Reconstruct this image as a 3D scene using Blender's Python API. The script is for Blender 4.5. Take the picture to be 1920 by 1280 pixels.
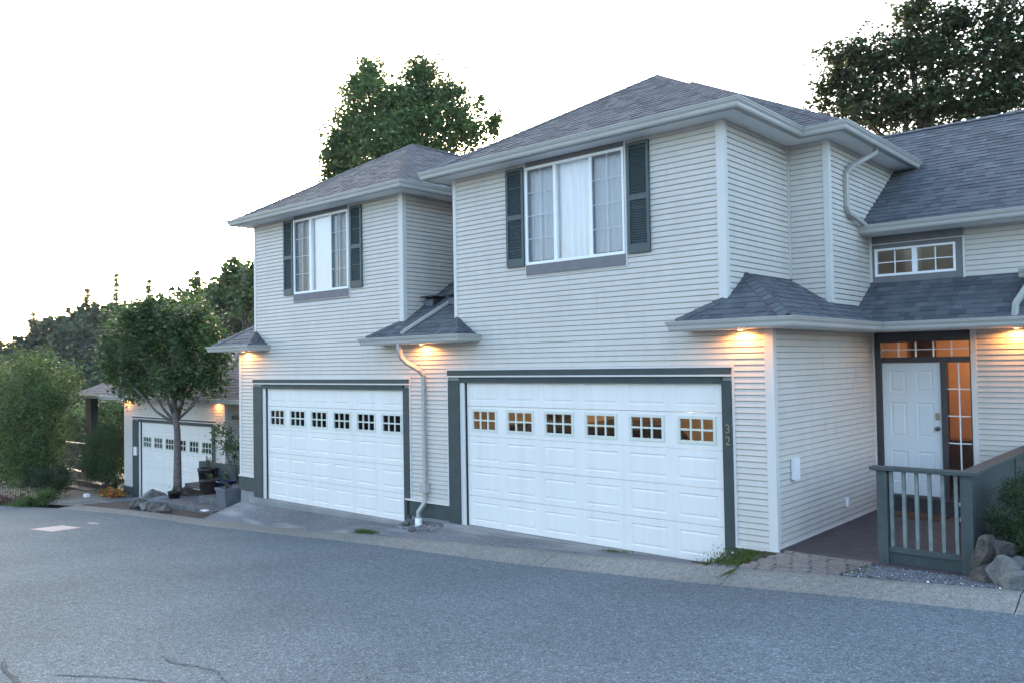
import bpy, math, random
import numpy as np
from mathutils import Vector, Matrix, noise as mnoise
random.seed(7)
rng = np.random.default_rng(11)
scene = bpy.context.scene
for o in list(bpy.data.objects): bpy.data.objects.remove(o)

# ------------------------------------------------------------------ camera
cam_d = bpy.data.cameras.new("camera"); cam = bpy.data.objects.new("camera", cam_d)
scene.collection.objects.link(cam); scene.camera = cam
CR = Vector((0.7465963, 0.6650524, -0.0173009)); CU = Vector((0.0307271, -0.0084936, 0.9994917)); CF = Vector((-0.6645674, 0.7467484, 0.0267764))
M = Matrix((( CR.x, CU.x, -CF.x, 10.2836), (CR.y, CU.y, -CF.y, -10.3207), (CR.z, CU.z, -CF.z, 2.77446), (0, 0, 0, 1)))
cam.matrix_world = M
cam_d.sensor_width = 36.0; cam_d.lens = 1562.576 / 1920 * 36.0
cam_d.clip_start = 0.05; cam_d.clip_end = 3000
cam_d.dof.use_dof = False

# ------------------------------------------------------------------ world, sun, exposure
SUN_EL = math.radians(10)
SUN_AZ = math.radians(-52.0)          # compass angle from +Y: behind the houses, to the left
world = bpy.data.worlds.new("World"); scene.world = world; world.use_nodes = True
wn = world.node_tree; bgn = wn.nodes["Background"]
sky = wn.nodes.new("ShaderNodeTexSky"); sky.sky_type = 'NISHITA'; sky.sun_disc = False
sky.sun_elevation = SUN_EL; sky.sun_rotation = SUN_AZ; sky.air_density = 0.8; sky.dust_density = 3.8; sky.ozone_density = 1.0
wn.links.new(sky.outputs[0], bgn.inputs[0]); bgn.inputs[1].default_value = 0.15
sun_d = bpy.data.lights.new("sun", 'SUN'); sun = bpy.data.objects.new("sun", sun_d); scene.collection.objects.link(sun)
sd = Vector((math.sin(SUN_AZ) * math.cos(SUN_EL), math.cos(SUN_AZ) * math.cos(SUN_EL), math.sin(SUN_EL)))
sun.rotation_euler = sd.to_track_quat('Z', 'Y').to_euler(); sun.location = (0, 0, 40)
sun_d.energy = 0.2; sun_d.angle = math.radians(10); sun_d.color = (1.0, 0.80, 0.62)
scene.view_settings.view_transform = 'Standard'; scene.view_settings.look = 'None'
scene.view_settings.exposure = 3.2; scene.view_settings.gamma = 1.0
scene.view_settings.use_curve_mapping = False
scene.render.engine = 'CYCLES'
scene.cycles.max_bounces = 8; scene.cycles.transparent_max_bounces = 12
scene.cycles.use_denoising = True
scene.cycles.sample_clamp_indirect = 6.0

# ------------------------------------------------------------------ materials
MATS = {}
def mat(name, col, rough=0.6, var=0.12, vscale=3.0, bump=0.0, bscale=40.0, spec=0.4, metal=0.0, col2=None, fine=0.0, fscale=120, trans=0.0, tone=None, streaks=0.0):
    if name in MATS: return MATS[name]
    m = bpy.data.materials.new(name); m.use_nodes = True; nt = m.node_tree; N = nt.nodes; L = nt.links
    b = N["Principled BSDF"]; b.inputs["Roughness"].default_value = rough; b.inputs["Metallic"].default_value = metal
    b.inputs["Specular IOR Level"].default_value = spec
    geo = N.new("ShaderNodeNewGeometry")
    n1 = N.new("ShaderNodeTexNoise"); n1.inputs["Scale"].default_value = vscale; n1.inputs["Detail"].default_value = 5
    L.new(geo.outputs["Position"], n1.inputs["Vector"])
    rp = N.new("ShaderNodeValToRGB"); rp.color_ramp.elements[0].position = 0.3; rp.color_ramp.elements[1].position = 0.7
    c2 = col2 or tuple(c * (1 - var) for c in col); c1 = col if col2 else tuple(min(1, c * (1 + var)) for c in col)
    rp.color_ramp.elements[0].color = (*c2, 1); rp.color_ramp.elements[1].color = (*c1, 1)
    L.new(n1.outputs["Fac"], rp.inputs["Fac"]); out = rp.outputs["Color"]
    if fine > 0:
        n2 = N.new("ShaderNodeTexNoise"); n2.inputs["Scale"].default_value = fscale; n2.inputs["Detail"].default_value = 2
        L.new(geo.outputs["Position"], n2.inputs["Vector"])
        mr = N.new("ShaderNodeMapRange"); mr.inputs[1].default_value = 0.3; mr.inputs[2].default_value = 0.7
        mr.inputs[3].default_value = 1 - fine; mr.inputs[4].default_value = 1 + fine
        L.new(n2.outputs["Fac"], mr.inputs[0])
        mx = N.new("ShaderNodeVectorMath"); mx.operation = 'SCALE'; L.new(out, mx.inputs[0]); L.new(mr.outputs[0], mx.inputs["Scale"]); out = mx.outputs[0]
    if streaks > 0:
        mp = N.new("ShaderNodeMapping"); mp.inputs["Scale"].default_value = (7, 7, 0.5); L.new(geo.outputs["Position"], mp.inputs[0])
        n4 = N.new("ShaderNodeTexNoise"); n4.inputs["Scale"].default_value = 1.0; n4.inputs["Detail"].default_value = 6; L.new(mp.outputs[0], n4.inputs["Vector"])
        m4 = N.new("ShaderNodeMapRange"); m4.inputs[1].default_value = 0.45; m4.inputs[2].default_value = 0.8; m4.inputs[3].default_value = 1.0; m4.inputs[4].default_value = 1 - 3 * streaks
        L.new(n4.outputs["Fac"], m4.inputs[0])
        mx = N.new("ShaderNodeVectorMath"); mx.operation = 'SCALE'; L.new(out, mx.inputs[0]); L.new(m4.outputs[0], mx.inputs["Scale"]); out = mx.outputs[0]
    if tone:
        at = N.new("ShaderNodeAttribute"); at.attribute_name = "tone"
        mx = N.new("ShaderNodeVectorMath"); mx.operation = 'MULTIPLY'; L.new(out, mx.inputs[0]); L.new(at.outputs["Color"], mx.inputs[1]); out = mx.outputs[0]
    L.new(out, b.inputs["Base Color"])
    if bump > 0:
        nb = N.new("ShaderNodeTexNoise"); nb.inputs["Scale"].default_value = bscale; nb.inputs["Detail"].default_value = 4
        L.new(geo.outputs["Position"], nb.inputs["Vector"])
        bp = N.new("ShaderNodeBump"); bp.inputs["Strength"].default_value = bump; bp.inputs["Distance"].default_value = 0.01
        L.new(nb.outputs["Fac"], bp.inputs["Height"]); L.new(bp.outputs[0], b.inputs["Normal"])
    if trans > 0:
        t = N.new("ShaderNodeBsdfTranslucent"); L.new(out, t.inputs[0])
        ms = N.new("ShaderNodeMixShader"); ms.inputs[0].default_value = trans
        L.new(b.outputs[0], ms.inputs[1]); L.new(t.outputs[0], ms.inputs[2])
        L.new(ms.outputs[0], N["Material Output"].inputs[0])
    MATS[name] = m; return m

def glass_mat(name, tint=(1, 1, 1), refl=0.0, ior=1.5):
    m = bpy.data.materials.new(name); m.use_nodes = True; N = m.node_tree.nodes; L = m.node_tree.links
    N.remove(N["Principled BSDF"])
    tr = N.new("ShaderNodeBsdfTransparent"); tr.inputs[0].default_value = (*tint, 1)
    gl = N.new("ShaderNodeBsdfGlossy"); gl.inputs["Roughness"].default_value = 0.02
    fr = N.new("ShaderNodeFresnel"); fr.inputs[0].default_value = ior
    ad = N.new("ShaderNodeMath"); ad.operation = 'ADD'; ad.inputs[1].default_value = refl; L.new(fr.outputs[0], ad.inputs[0])
    mx = N.new("ShaderNodeMixShader"); L.new(ad.outputs[0], mx.inputs[0]); L.new(tr.outputs[0], mx.inputs[1]); L.new(gl.outputs[0], mx.inputs[2])
    L.new(mx.outputs[0], N["Material Output"].inputs[0]); MATS[name] = m; return m

def emit_mat(name, col, s):
    m = bpy.data.materials.new(name); m.use_nodes = True; b = m.node_tree.nodes["Principled BSDF"]
    b.inputs["Emission Color"].default_value = (*col, 1); b.inputs["Emission Strength"].default_value = s
    b.inputs["Base Color"].default_value = (*col, 1); MATS[name] = m; return m

def mesh_screen(name, col, alpha):
    m = bpy.data.materials.new(name); m.use_nodes = True; N = m.node_tree.nodes; L = m.node_tree.links
    b = N["Principled BSDF"]; b.inputs["Base Color"].default_value = (*col, 1)
    tr = N.new("ShaderNodeBsdfTransparent"); mx = N.new("ShaderNodeMixShader"); mx.inputs[0].default_value = alpha
    L.new(tr.outputs[0], mx.inputs[1]); L.new(b.outputs[0], mx.inputs[2]); L.new(mx.outputs[0], N["Material Output"].inputs[0]); MATS[name] = m; return m

mat("siding", (0.505, 0.475, 0.428), 0.5, 0.045, 0.9, fine=0.03, fscale=5, streaks=0.022)
mat("sheath", (0.34, 0.34, 0.33), 0.8, 0.05)
mat("trim_pale", (0.56, 0.545, 0.515), 0.45, 0.03, 2)
mat("trim_cream", (0.56, 0.58, 0.52), 0.5, 0.03, 2)
mat("post_dark", (0.034, 0.050, 0.051), 0.6, 0.15, 4, bump=0.2, bscale=60)
mat("board_brown", (0.155, 0.150, 0.155), 0.7, 0.08, 6, fine=0.06, fscale=200)
mat("shutter", (0.058, 0.079, 0.082), 0.5, 0.06, 3)
mat("gutter", (0.36, 0.355, 0.33), 0.4, 0.06, 1.5, fine=0.03, fscale=20)
mat("soffit", (0.76, 0.77, 0.77), 0.6, 0.03, 2)
mat("garage_white", (0.71, 0.68, 0.64), 0.4, 0.025, 1.3, fine=0.012, fscale=25, streaks=0.025)
mat("door_white", (0.62, 0.63, 0.63), 0.5, 0.03, 2)
mat("win_white", (0.75, 0.76, 0.77), 0.4, 0.02)
mat("concrete", (0.22, 0.225, 0.22), 0.85, 0.22, 1.1, bump=0.3, bscale=80, fine=0.14, fscale=160)
mat("stucco", (0.34, 0.37, 0.38), 0.9, 0.2, 4, bump=0.4, bscale=50)
mat("deck_wood", (0.064, 0.054, 0.056), 0.6, 0.25, 5, bump=0.3, bscale=50, fine=0.15, fscale=60)
mat("rail_green", (0.045, 0.061, 0.060), 0.65, 0.15, 6, bump=0.3, bscale=60)
mat("baluster", (0.15, 0.175, 0.168), 0.7, 0.2, 8, bump=0.2)
mat("stone_dark", (0.10, 0.105, 0.105), 0.9, 0.3, 5, bump=0.5, bscale=40, fine=0.2, fscale=60)
mat("wood_brown", (0.12, 0.07, 0.04), 0.6, 0.3, 5)
mat("soil", (0.045, 0.035, 0.028), 0.95, 0.3, 8, bump=0.8, bscale=30, fine=0.3, fscale=50)
mat("rock", (0.115, 0.105, 0.09), 0.85, 0.2, 9, bump=0.8, bscale=18, col2=(0.045, 0.043, 0.040), fine=0.3, fscale=40)
mat("rock_light", (0.17, 0.165, 0.15), 0.85, 0.2, 7, bump=1.0, bscale=18, col2=(0.09, 0.09, 0.09), fine=0.2, fscale=40)
mat("bark", (0.15, 0.135, 0.125), 0.9, 0.3, 12, bump=0.8, bscale=25, col2=(0.07, 0.06, 0.055))
mat("bark_dark", (0.05, 0.042, 0.035), 0.9, 0.3, 6)
mat("curtain", (0.90, 0.91, 0.93), 0.8, 0.02)
mat("baluster_pale", (0.50, 0.53, 0.55), 0.5, 0.03)
mat("curtain_warm", (0.60, 0.60, 0.57), 0.8, 0.04, 8)
mat("black_plastic", (0.012, 0.013, 0.015), 0.4, 0.1)
mat("blue_glaze", (0.012, 0.022, 0.065), 0.25, 0.2, 6)
mat("gravel_stone", (0.13, 0.145, 0.165), 0.8, 0.35, 60)
mat("slate_planter", (0.105, 0.115, 0.135), 0.75, 0.12, 6, bump=0.3)
mat("terracotta", (0.10, 0.045, 0.035), 0.7, 0.2)
mat("dark_pot", (0.035, 0.022, 0.022), 0.6, 0.2)
mat("metal_dark", (0.12, 0.12, 0.12), 0.3, 0.05, metal=0.9)
mat("brass_old", (0.30, 0.26, 0.17), 0.35, 0.1, metal=0.9)
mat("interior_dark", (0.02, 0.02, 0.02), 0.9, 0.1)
mat("interior_beige", (0.50, 0.40, 0.28), 0.85, 0.05)
mat("interior_orange", (0.60, 0.42, 0.28), 0.85, 0.05)
mat("brown_trim", (0.045, 0.040, 0.042), 0.5, 0.1)
mat("car_paint", (0.012, 0.013, 0.016), 0.2, 0.05, spec=0.6)
mat("paint_mark", (0.33, 0.295, 0.285), 0.8, 0.1, 6, fine=0.12, fscale=90)
mat("white_plastic", (0.7, 0.71, 0.72), 0.4, 0.03)
mat("mat_fibre", (0.14, 0.055, 0.03), 0.95, 0.3, 12, col2=(0.05, 0.06, 0.04))
mat("flower_red", (0.5, 0.05, 0.03), 0.6, 0.1); mat("flower_orange", (0.7, 0.25, 0.02), 0.6, 0.1)
mat("roof_felt", (0.05, 0.05, 0.055), 0.9, 0.1)
mat("vent_black", (0.03, 0.03, 0.035), 0.5, 0.1)
SH = [mat("shingle_%d" % i, c, 0.9, 0.12, 3, bump=0.5, bscale=150, fine=0.22, fscale=170) for i, c in enumerate(
    [(0.088, 0.095, 0.106), (0.073, 0.079, 0.089), (0.106, 0.114, 0.127), (0.083, 0.085, 0.097), (0.095, 0.105, 0.115), (0.062, 0.067, 0.076)])]
glass_mat("glass", (0.99, 0.99, 0.99), 0.08)
glass_mat("glass_lite", (0.97, 0.97, 0.97), 0.0, 1.4)
glass_mat("glass_dark", (0.5, 0.5, 0.5), 0.0, 1.25)
mesh_screen("insect_mesh", (0.15, 0.20, 0.25), 0.30)
mat("ls_green", (0.072, 0.128, 0.034), 0.55, 0.3, 1.2, trans=0.35, tone=1)
mat("ls_street", (0.038, 0.078, 0.024), 0.5, 0.3, 1.5, trans=0.35, tone=1, col2=(0.034, 0.066, 0.020))
mat("ls_dark", (0.042, 0.085, 0.028), 0.55, 0.3, 0.9, trans=0.30, tone=1)
mat("ls_willow", (0.050, 0.098, 0.026), 0.55, 0.3, 1.2, trans=0.35, tone=1, col2=(0.040, 0.080, 0.022))
mat("ls_back", (0.085, 0.140, 0.050), 0.5, 0.3, 0.5, trans=0.40, tone=1)
mat("ls_maple", (0.046, 0.082, 0.034), 0.5, 0.35, 0.6, trans=0.3, tone=1, col2=(0.036, 0.052, 0.026))
mat("ls_pale", (0.10, 0.15, 0.055), 0.6, 0.3, 0.8, trans=0.35, tone=1)
mat("ls_far", (0.040, 0.068, 0.034), 0.8, 0.35, 0.12, trans=0.2, tone=1, col2=(0.022, 0.040, 0.024))
mat("ls_grass", (0.075, 0.115, 0.028), 0.7, 0.3, 5, trans=0.3, tone=1)
mat("ls_hedge", (0.028, 0.058, 0.018), 0.5, 0.3, 3, trans=0.25, tone=1)

def speckle_mat(name, base, specks, dark, scale, rough=0.9, big=0.12, bump=0.5, streak=None):
    m = bpy.data.materials.new(name); m.use_nodes = True; nt = m.node_tree; N = nt.nodes; L = nt.links; b = N["Principled BSDF"]
    b.inputs["Roughness"].default_value = rough; b.inputs["Specular IOR Level"].default_value = 0.04
    geo = N.new("ShaderNodeNewGeometry")
    v = N.new("ShaderNodeTexVoronoi"); v.inputs["Scale"].default_value = scale; L.new(geo.outputs["Position"], v.inputs["Vector"])
    sep = N.new("ShaderNodeSeparateColor"); L.new(v.outputs["Color"], sep.inputs[0])
    rp = N.new("ShaderNodeValToRGB"); e = rp.color_ramp.elements
    e[0].position = 0.0; e[0].color = (*dark, 1); e[1].position = 1.0; e[1].color = (*specks, 1)
    a = e.new(0.35); a.color = (*base, 1); a2 = e.new(0.82); a2.color = (*[c * 1.25 for c in base], 1)
    L.new(sep.outputs[0], rp.inputs[0])
    n = N.new("ShaderNodeTexNoise"); n.inputs["Scale"].default_value = 0.35; n.inputs["Detail"].default_value = 6; L.new(geo.outputs["Position"], n.inputs["Vector"])
    mr = N.new("ShaderNodeMapRange"); mr.inputs[1].default_value = 0.3; mr.inputs[2].default_value = 0.7; mr.inputs[3].default_value = 1 - big; mr.inputs[4].default_value = 1 + big
    L.new(n.outputs["Fac"], mr.inputs[0])
    n3 = N.new("ShaderNodeTexNoise"); n3.inputs["Scale"].default_value = 14; n3.inputs["Detail"].default_value = 6; L.new(geo.outputs["Position"], n3.inputs["Vector"])
    mr3 = N.new("ShaderNodeMapRange"); mr3.inputs[1].default_value = 0.3; mr3.inputs[2].default_value = 0.7; mr3.inputs[3].default_value = 0.86; mr3.inputs[4].default_value = 1.14
    L.new(n3.outputs["Fac"], mr3.inputs[0])
    mm = N.new("ShaderNodeMath"); mm.operation = 'MULTIPLY'; L.new(mr.outputs[0], mm.inputs[0]); L.new(mr3.outputs[0], mm.inputs[1])
    mx = N.new("ShaderNodeVectorMath"); mx.operation = 'SCALE'; L.new(rp.outputs[0], mx.inputs[0]); L.new(mm.outputs[0], mx.inputs["Scale"])
    out = mx.outputs[0]
    if streak:
        w = N.new("ShaderNodeTexNoise"); w.inputs["Scale"].default_value = 1.0; w.inputs["Detail"].default_value = 5
        mp = N.new("ShaderNodeMapping"); mp.inputs["Scale"].default_value = streak[0]; L.new(geo.outputs["Position"], mp.inputs[0]); L.new(mp.outputs[0], w.inputs["Vector"])
        r2 = N.new("ShaderNodeValToRGB"); r2.color_ramp.elements[0].position = 0.50; r2.color_ramp.elements[1].position = 0.66
        L.new(w.outputs["Fac"], r2.inputs[0])
        mc = N.new("ShaderNodeMix"); mc.data_type = 'RGBA'; L.new(r2.outputs[0], mc.inputs[0]); L.new(out, mc.inputs[6]); mc.inputs[7].default_value = (*streak[1], 1); out = mc.outputs[2]
    L.new(out, b.inputs["Base Color"])
    bp = N.new("ShaderNodeBump"); bp.inputs["Strength"].default_value = bump; bp.inputs["Distance"].default_value = 0.006
    L.new(v.outputs["Distance"], bp.inputs["Height"]); L.new(bp.outputs[0], b.inputs["Normal"])
    MATS[name] = m; return m
speckle_mat("asphalt", (0.112, 0.135, 0.143), (0.25, 0.285, 0.30), (0.072, 0.086, 0.093), 80, big=0.12)
speckle_mat("kerb_aggregate", (0.185, 0.185, 0.165), (0.27, 0.27, 0.245), (0.125, 0.123, 0.108), 110, big=0.18)
speckle_mat("driveway", (0.135, 0.14, 0.145), (0.22, 0.225, 0.23), (0.09, 0.092, 0.096), 110, big=0.25, streak=((0.5, 2.6, 1), (0.27, 0.27, 0.26)))
speckle_mat("gravel_mat", (0.105, 0.115, 0.130), (0.38, 0.39, 0.42), (0.03, 0.033, 0.038), 38, big=0.15, bump=1.0)
speckle_mat("tar_seal", (0.070, 0.080, 0.086), (0.17, 0.19, 0.20), (0.038, 0.043, 0.047), 75)
speckle_mat("brick_mat", (0.180, 0.166, 0.150), (0.25, 0.235, 0.21), (0.12, 0.108, 0.098), 130, big=0.2)

# ------------------------------------------------------------------ object helpers
WORLD_AT = {}
COL = scene.collection
def tag(o, label=None, cat=None, group=None, kind=None):
    if label: o["label"] = label
    if cat: o["category"] = cat
    if group: o["group"] = group
    if kind: o["kind"] = kind
    return o
def empty(name, loc, **k):
    o = bpy.data.objects.new(name, None); COL.objects.link(o); o.location = loc; o.empty_display_size = 0.2
    WORLD_AT[o.name] = Vector(loc); return tag(o, **k)
def link(name, me, mats, parent=None, origin=(0, 0, 0)):
    o = bpy.data.objects.new(name, me); COL.objects.link(o); origin = Vector(origin)
    if mats is not None:
        if len(me.materials): me.materials.clear()
        for m in (mats if isinstance(mats, (list, tuple)) else [mats]): me.materials.append(MATS[m] if isinstance(m, str) else m)
    if parent is not None:
        o.parent = parent; o.location = origin - WORLD_AT[parent.name]
    else: o.location = origin
    WORLD_AT[o.name] = origin; return o

class MB:
    """collects polygons in world coordinates, builds ONE mesh object"""
    def __init__(s): s.v = []; s.f = []; s.m = []
    def poly(s, pts, mi=0):
        b = len(s.v); s.v += [tuple(p) for p in pts]; s.f.append(tuple(range(b, b + len(pts)))); s.m.append(mi)
    def box(s, x0, x1, y0, y1, z0, z1, mi=0):
        b = len(s.v)
        s.v += [(x0, y0, z0), (x1, y0, z0), (x1, y1, z0), (x0, y1, z0), (x0, y0, z1), (x1, y0, z1), (x1, y1, z1), (x0, y1, z1)]
        for f in ((0, 3, 2, 1), (4, 5, 6, 7), (0, 1, 5, 4), (1, 2, 6, 5), (2, 3, 7, 6), (3, 0, 4, 7)):
            s.f.append(tuple(b + i for i in f)); s.m.append(mi)
        return s
    def hexa(s, p, mi=0):      # 8 points, bottom 4 then top 4
        b = len(s.v); s.v += [tuple(q) for q in p]
        for f in ((0, 3, 2, 1), (4, 5, 6, 7), (0, 1, 5, 4), (1, 2, 6, 5), (2, 3, 7, 6), (3, 0, 4, 7)):
            s.f.append(tuple(b + i for i in f)); s.m.append(mi)
        return s
    def beam(s, a, c, w, h, mi=0, up=(0, 0, 1)):
        a = Vector(a); c = Vector(c); d = (c - a).normalized(); u = Vector(up); r = d.cross(u)
        if r.length < 1e-4: r = Vector((1, 0, 0))
        r.normalize(); u = r.cross(d); p = []
        for q in (a, c): p += [q - r * w / 2 - u * h / 2, q + r * w / 2 - u * h / 2, q + r * w / 2 + u * h / 2, q - r * w / 2 + u * h / 2]
        b = len(s.v); s.v += [tuple(x) for x in p]
        for f in ((0, 1, 2, 3), (4, 7, 6, 5), (0, 4, 5, 1), (1, 5, 6, 2), (2, 6, 7, 3), (3, 7, 4, 0)):
            s.f.append(tuple(b + i for i in f)); s.m.append(mi)
        return s
    def tube(s, pts, rad, n=8, mi=0, cap=True, aspect=1.0):
        pts = [Vector(p) for p in pts]; rads = rad if isinstance(rad, (list, tuple)) else [rad] * len(pts)
        b = len(s.v); prev = None
        for i, p in enumerate(pts):
            d = (pts[min(i + 1, len(pts) - 1)] - pts[max(i - 1, 0)]).normalized()
            if prev is None:
                r = d.cross(Vector((0, 0, 1)));
                if r.length < 1e-3: r = Vector((1, 0, 0))
            else: r = prev - d * prev.dot(d)
            r.normalize(); prev = r; u = d.cross(r)
            for k in range(n):
                a = 2 * math.pi * (k + 0.5) / n; s.v.append(tuple(p + (r * math.cos(a) + u * math.sin(a) * aspect) * rads[i]))
        for i in range(len(pts) - 1):
            for k in range(n):
                s.f.append((b + i * n + k, b + i * n + (k + 1) % n, b + (i + 1) * n + (k + 1) % n, b + (i + 1) * n + k)); s.m.append(mi)
        if cap:
            s.f.append(tuple(b + k for k in reversed(range(n)))); s.m.append(mi)
            e = b + (len(pts) - 1) * n; s.f.append(tuple(e + k for k in range(n))); s.m.append(mi)
        return s
    def lathe(s, c, prof, n=20, mi=0, square=False):
        b = len(s.v)
        for (r, z) in prof:
            for k in range(n):
                a = 2 * math.pi * (k + .5) / n; s.v.append((c[0] + r * math.cos(a), c[1] + r * math.sin(a), c[2] + z))
        for i in range(len(prof) - 1):
            for k in range(n):
                s.f.append((b + i * n + k, b + i * n + (k + 1) % n, b + (i + 1) * n + (k + 1) % n, b + (i + 1) * n + k)); s.m.append(mi)
        s.f.append(tuple(b + k for k in reversed(range(n)))); s.m.append(mi)
        return s
    def build(s, name, mats, parent=None, origin=None, smooth=False, bevel=0, kind=None):
        me = bpy.data.meshes.new(name)
        if origin is None:
            a = np.array(s.v); origin = (a.min(0) + a.max(0)) / 2
        ox, oy, oz = origin
        me.from_pydata([(x - ox, y - oy, z - oz) for x, y, z in s.v], [], s.f)
        if len(set(s.m)) > 1: me.polygons.foreach_set("material_index", s.m)
        if smooth: me.polygons.foreach_set("use_smooth", [True] * len(me.polygons))
        me.update()
        o = link(name, me, mats, parent, origin)
        if bevel:
            md = o.modifiers.new("bevel", 'BEVEL'); md.width = bevel; md.segments = 2; md.limit_method = 'ANGLE'
        if kind: o["kind"] = kind
        return o
def B(name, m, parent, *boxes, bevel=0, **k):
    mb = MB()
    for b in boxes: mb.box(*b)
    return mb.build(name, m, parent, bevel=bevel, **k)
def lerp_tab(T, x):
    if x <= T[0][0]:
        (a, u), (b, v) = T[0], T[1]
    elif x >= T[-1][0]:
        (a, u), (b, v) = T[-2], T[-1]
    else:
        for i in range(len(T) - 1):
            if T[i][0] <= x <= T[i + 1][0]: (a, u), (b, v) = T[i], T[i + 1]; break
    return u + (v - u) * (x - a) / (b - a)

# ------------------------------------------------------------------ ground levels
ZE = [(-900, -4.6), (-60, -4.4), (-30, -2.35), (-20, -1.48), (-15, -1.08), (-10.8, -0.80), (-7, -0.63), (-4.5, -0.485), (-1.16, -0.285), (2.05, -0.145), (5.33, 0.075), (6.39, 0.165), (7.5, 0.245), (8.6, 0.32), (12, 0.55), (30, 1.5)]
def ze(x): return lerp_tab(ZE, x)                     # asphalt level at the kerb line y = -1.15
HK = [(-40, 0.02), (-3.5, 0.025), (-0.85, 0.07), (1.7, 0.12), (30, 0.13)]
def zk(x): return ze(x) + lerp_tab(HK, x)             # back of the kerb y = -0.75
def zroad(x, y): return ze(x) + 0.05 * (-1.15 - y)
def smooth(a, b, t):
    t = min(1, max(0, (t - a) / (b - a))); return t * t * (3 - 2 * t)
def zterr(x, y):
    z = zk(x) if y > -0.9 else zroad(x, y) - 0.0
    if y > -0.9 and x > -11: z = z - 0.10 * smooth(-0.9, 0.0, y)
    if x < -14 and y > -0.9: z -= 0.25 * smooth(-0.9, 2.5, y) * smooth(-14, -17, x)
    if x < -27: z -= 1.6 * smooth(-27, -36, x)
    d = -x + 0.25 * y
    z += 20 * smooth(62, 135, d) * smooth(-4, 70, y + 0.02 * d) * (1 - smooth(150, 240, d))       # the wooded hill
    return z

def heightfield(name, xs, ys, fz, m, dz=0.0, skirt=0.0):
    mb = MB(); nx = len(xs); ny = len(ys)
    for y in ys:
        for x in xs: mb.v.append((x, y, fz(x, y) + dz))
    for j in range(ny - 1):
        for i in range(nx - 1):
            a = j * nx + i; mb.f.append((a, a + 1, a + nx + 1, a + nx)); mb.m.append(0)
    return mb.build(name, m, None, origin=(0, 0, 0), smooth=True)
def spread(lo, hi, fine_lo, fine_hi, step):
    a = list(np.arange(fine_lo, fine_hi + 1e-6, step)); s = step
    x = fine_hi
    while x < hi: s *= 1.35; x += s; a.append(min(x, hi))
    s = step; x = fine_lo
    while x > lo: s *= 1.35; x -= s; a.insert(0, max(x, lo))
    return a
g = heightfield("ground", spread(-420, 260, -30, 14, 1.0), spread(-260, 420, -2, 8, 0.5), lambda x, y: zterr(x, y) - (0.35 if y < -0.9 else 0.03), "soil")
tag(g, kind="structure")
g = heightfield("road", spread(-27, 60, -18, 14, 1.0), [-24, -20, -16, -12, -10, -8, -6, -5, -4, -3, -2.5, -2, -1.6, -1.3, -1.16], zroad, "asphalt"); tag(g, kind="structure")

# kerb in poured sections, each its own piece
kerb = empty("kerb", (0, -0.95, 0), kind="structure")
joints = [-15.2, -12.4, -9.4, -6.6, -3.4, -0.35, 2.6, 5.42, 8.5, 11.5, 14.5]
for a, b in zip(joints[:-1], joints[1:]):
    mb = MB(); n = 8; prof = [(-1.19, -0.30), (-1.19, 0.006), (-1.13, 0.018), (-1.00, None), (-0.86, None), (-0.74, None), (-0.74, -0.30)]
    for i in range(n + 1):
        x = a + 0.006 + (b - a - 0.012) * i / n; h = zk(x) - ze(x)
        for (y, dz) in prof:
            if dz is None: dz = 0.018 + (h - 0.018) * {-1.00: 0.42, -0.86: 0.95, -0.74: 1.0}[y]
            mb.v.append((x, y, ze(x) + dz))
    k = len(prof)
    for i in range(n):
        for j in range(k - 1): q = i * k + j; mb.f.append((q, q + 1, q + k + 1, q + k)); mb.m.append(0)
    mb.f.append(tuple(range(k))); mb.f.append(tuple(n * k + j for j in reversed(range(k)))); mb.m += [0, 0]
    mb.build("kerb_section", "kerb_aggregate", kerb)

def apron(name, x0, x1, y1, zf, m, zmid=None, kx=None):
    xs = np.linspace(x0, x1, 14); ys = np.linspace(-0.735, y1, 9)
    def f(x, y):
        t = (y + 0.735) / (y1 + 0.735); fl = zf(x) if callable(zf) else zf
        xx = x if kx is None else kx(x, t)
        return zk(xx) * (1 - t) + fl * t - 0.006
    mb = MB(); nx, ny = len(xs), len(ys)
    for y in ys:
        t = (y + 0.735) / (y1 + 0.735)
        for x in xs: mb.v.append(((x if kx is None else kx(x, t)), y, f(x, y)))
    for j in range(ny - 1):
        for i in range(nx - 1): a = j * nx + i; mb.f.append((a, a + 1, a + nx + 1, a + nx)); mb.m.append(0)
    return tag(mb.build(name, m, None, origin=(0, 0, 0), smooth=True), kind="structure")
apron("driveway", -0.44, 5.2, 0.06, -0.004, "driveway")
apron("driveway", -6.95, -1.5, 0.06, -0.137, "driveway", kx=lambda x, t: x - 0.9 * (1 - t) * (1 if x < -4 else 0) * (-4 - x) / 2.95)
apron("driveway", -17.5, -12.2, 2.0, -1.36, "driveway", kx=lambda x, t: x + 1.6 * (1 - t) * (x + 17.5) / 5.3 + 0.6 * (1 - t))
apron("path", -21.5, -17.5, 2.4, -1.36, "kerb_aggregate", kx=lambda x, t: x + 0.6 * (1 - t))
# concrete strips at the garage sills
tag(B("garage_sill", "concrete", None, (-0.44, 5.04, -0.12, 0.03, -0.1, -0.001)), kind="structure")
tag(B("garage_sill", "concrete", None, (-6.85, -1.5, -0.14, 0.03, -0.25, -0.134)), kind="structure")
# gravel verge right of the brick path, and the ground strip between the garages
apron("gravel_verge", 6.75, 9.8, 0.15, lambda x: 0.30, "gravel_mat")
apron("gravel_verge", 5.0, 5.75, 0.10, lambda x: 0.22, "gravel_mat")
apron("driveway", -1.49, -0.45, 0.03, lambda x: -0.03, "driveway")
apron("ground_bed", -12.2, -7.0, 1.2, lambda x: -0.55, "soil")

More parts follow.
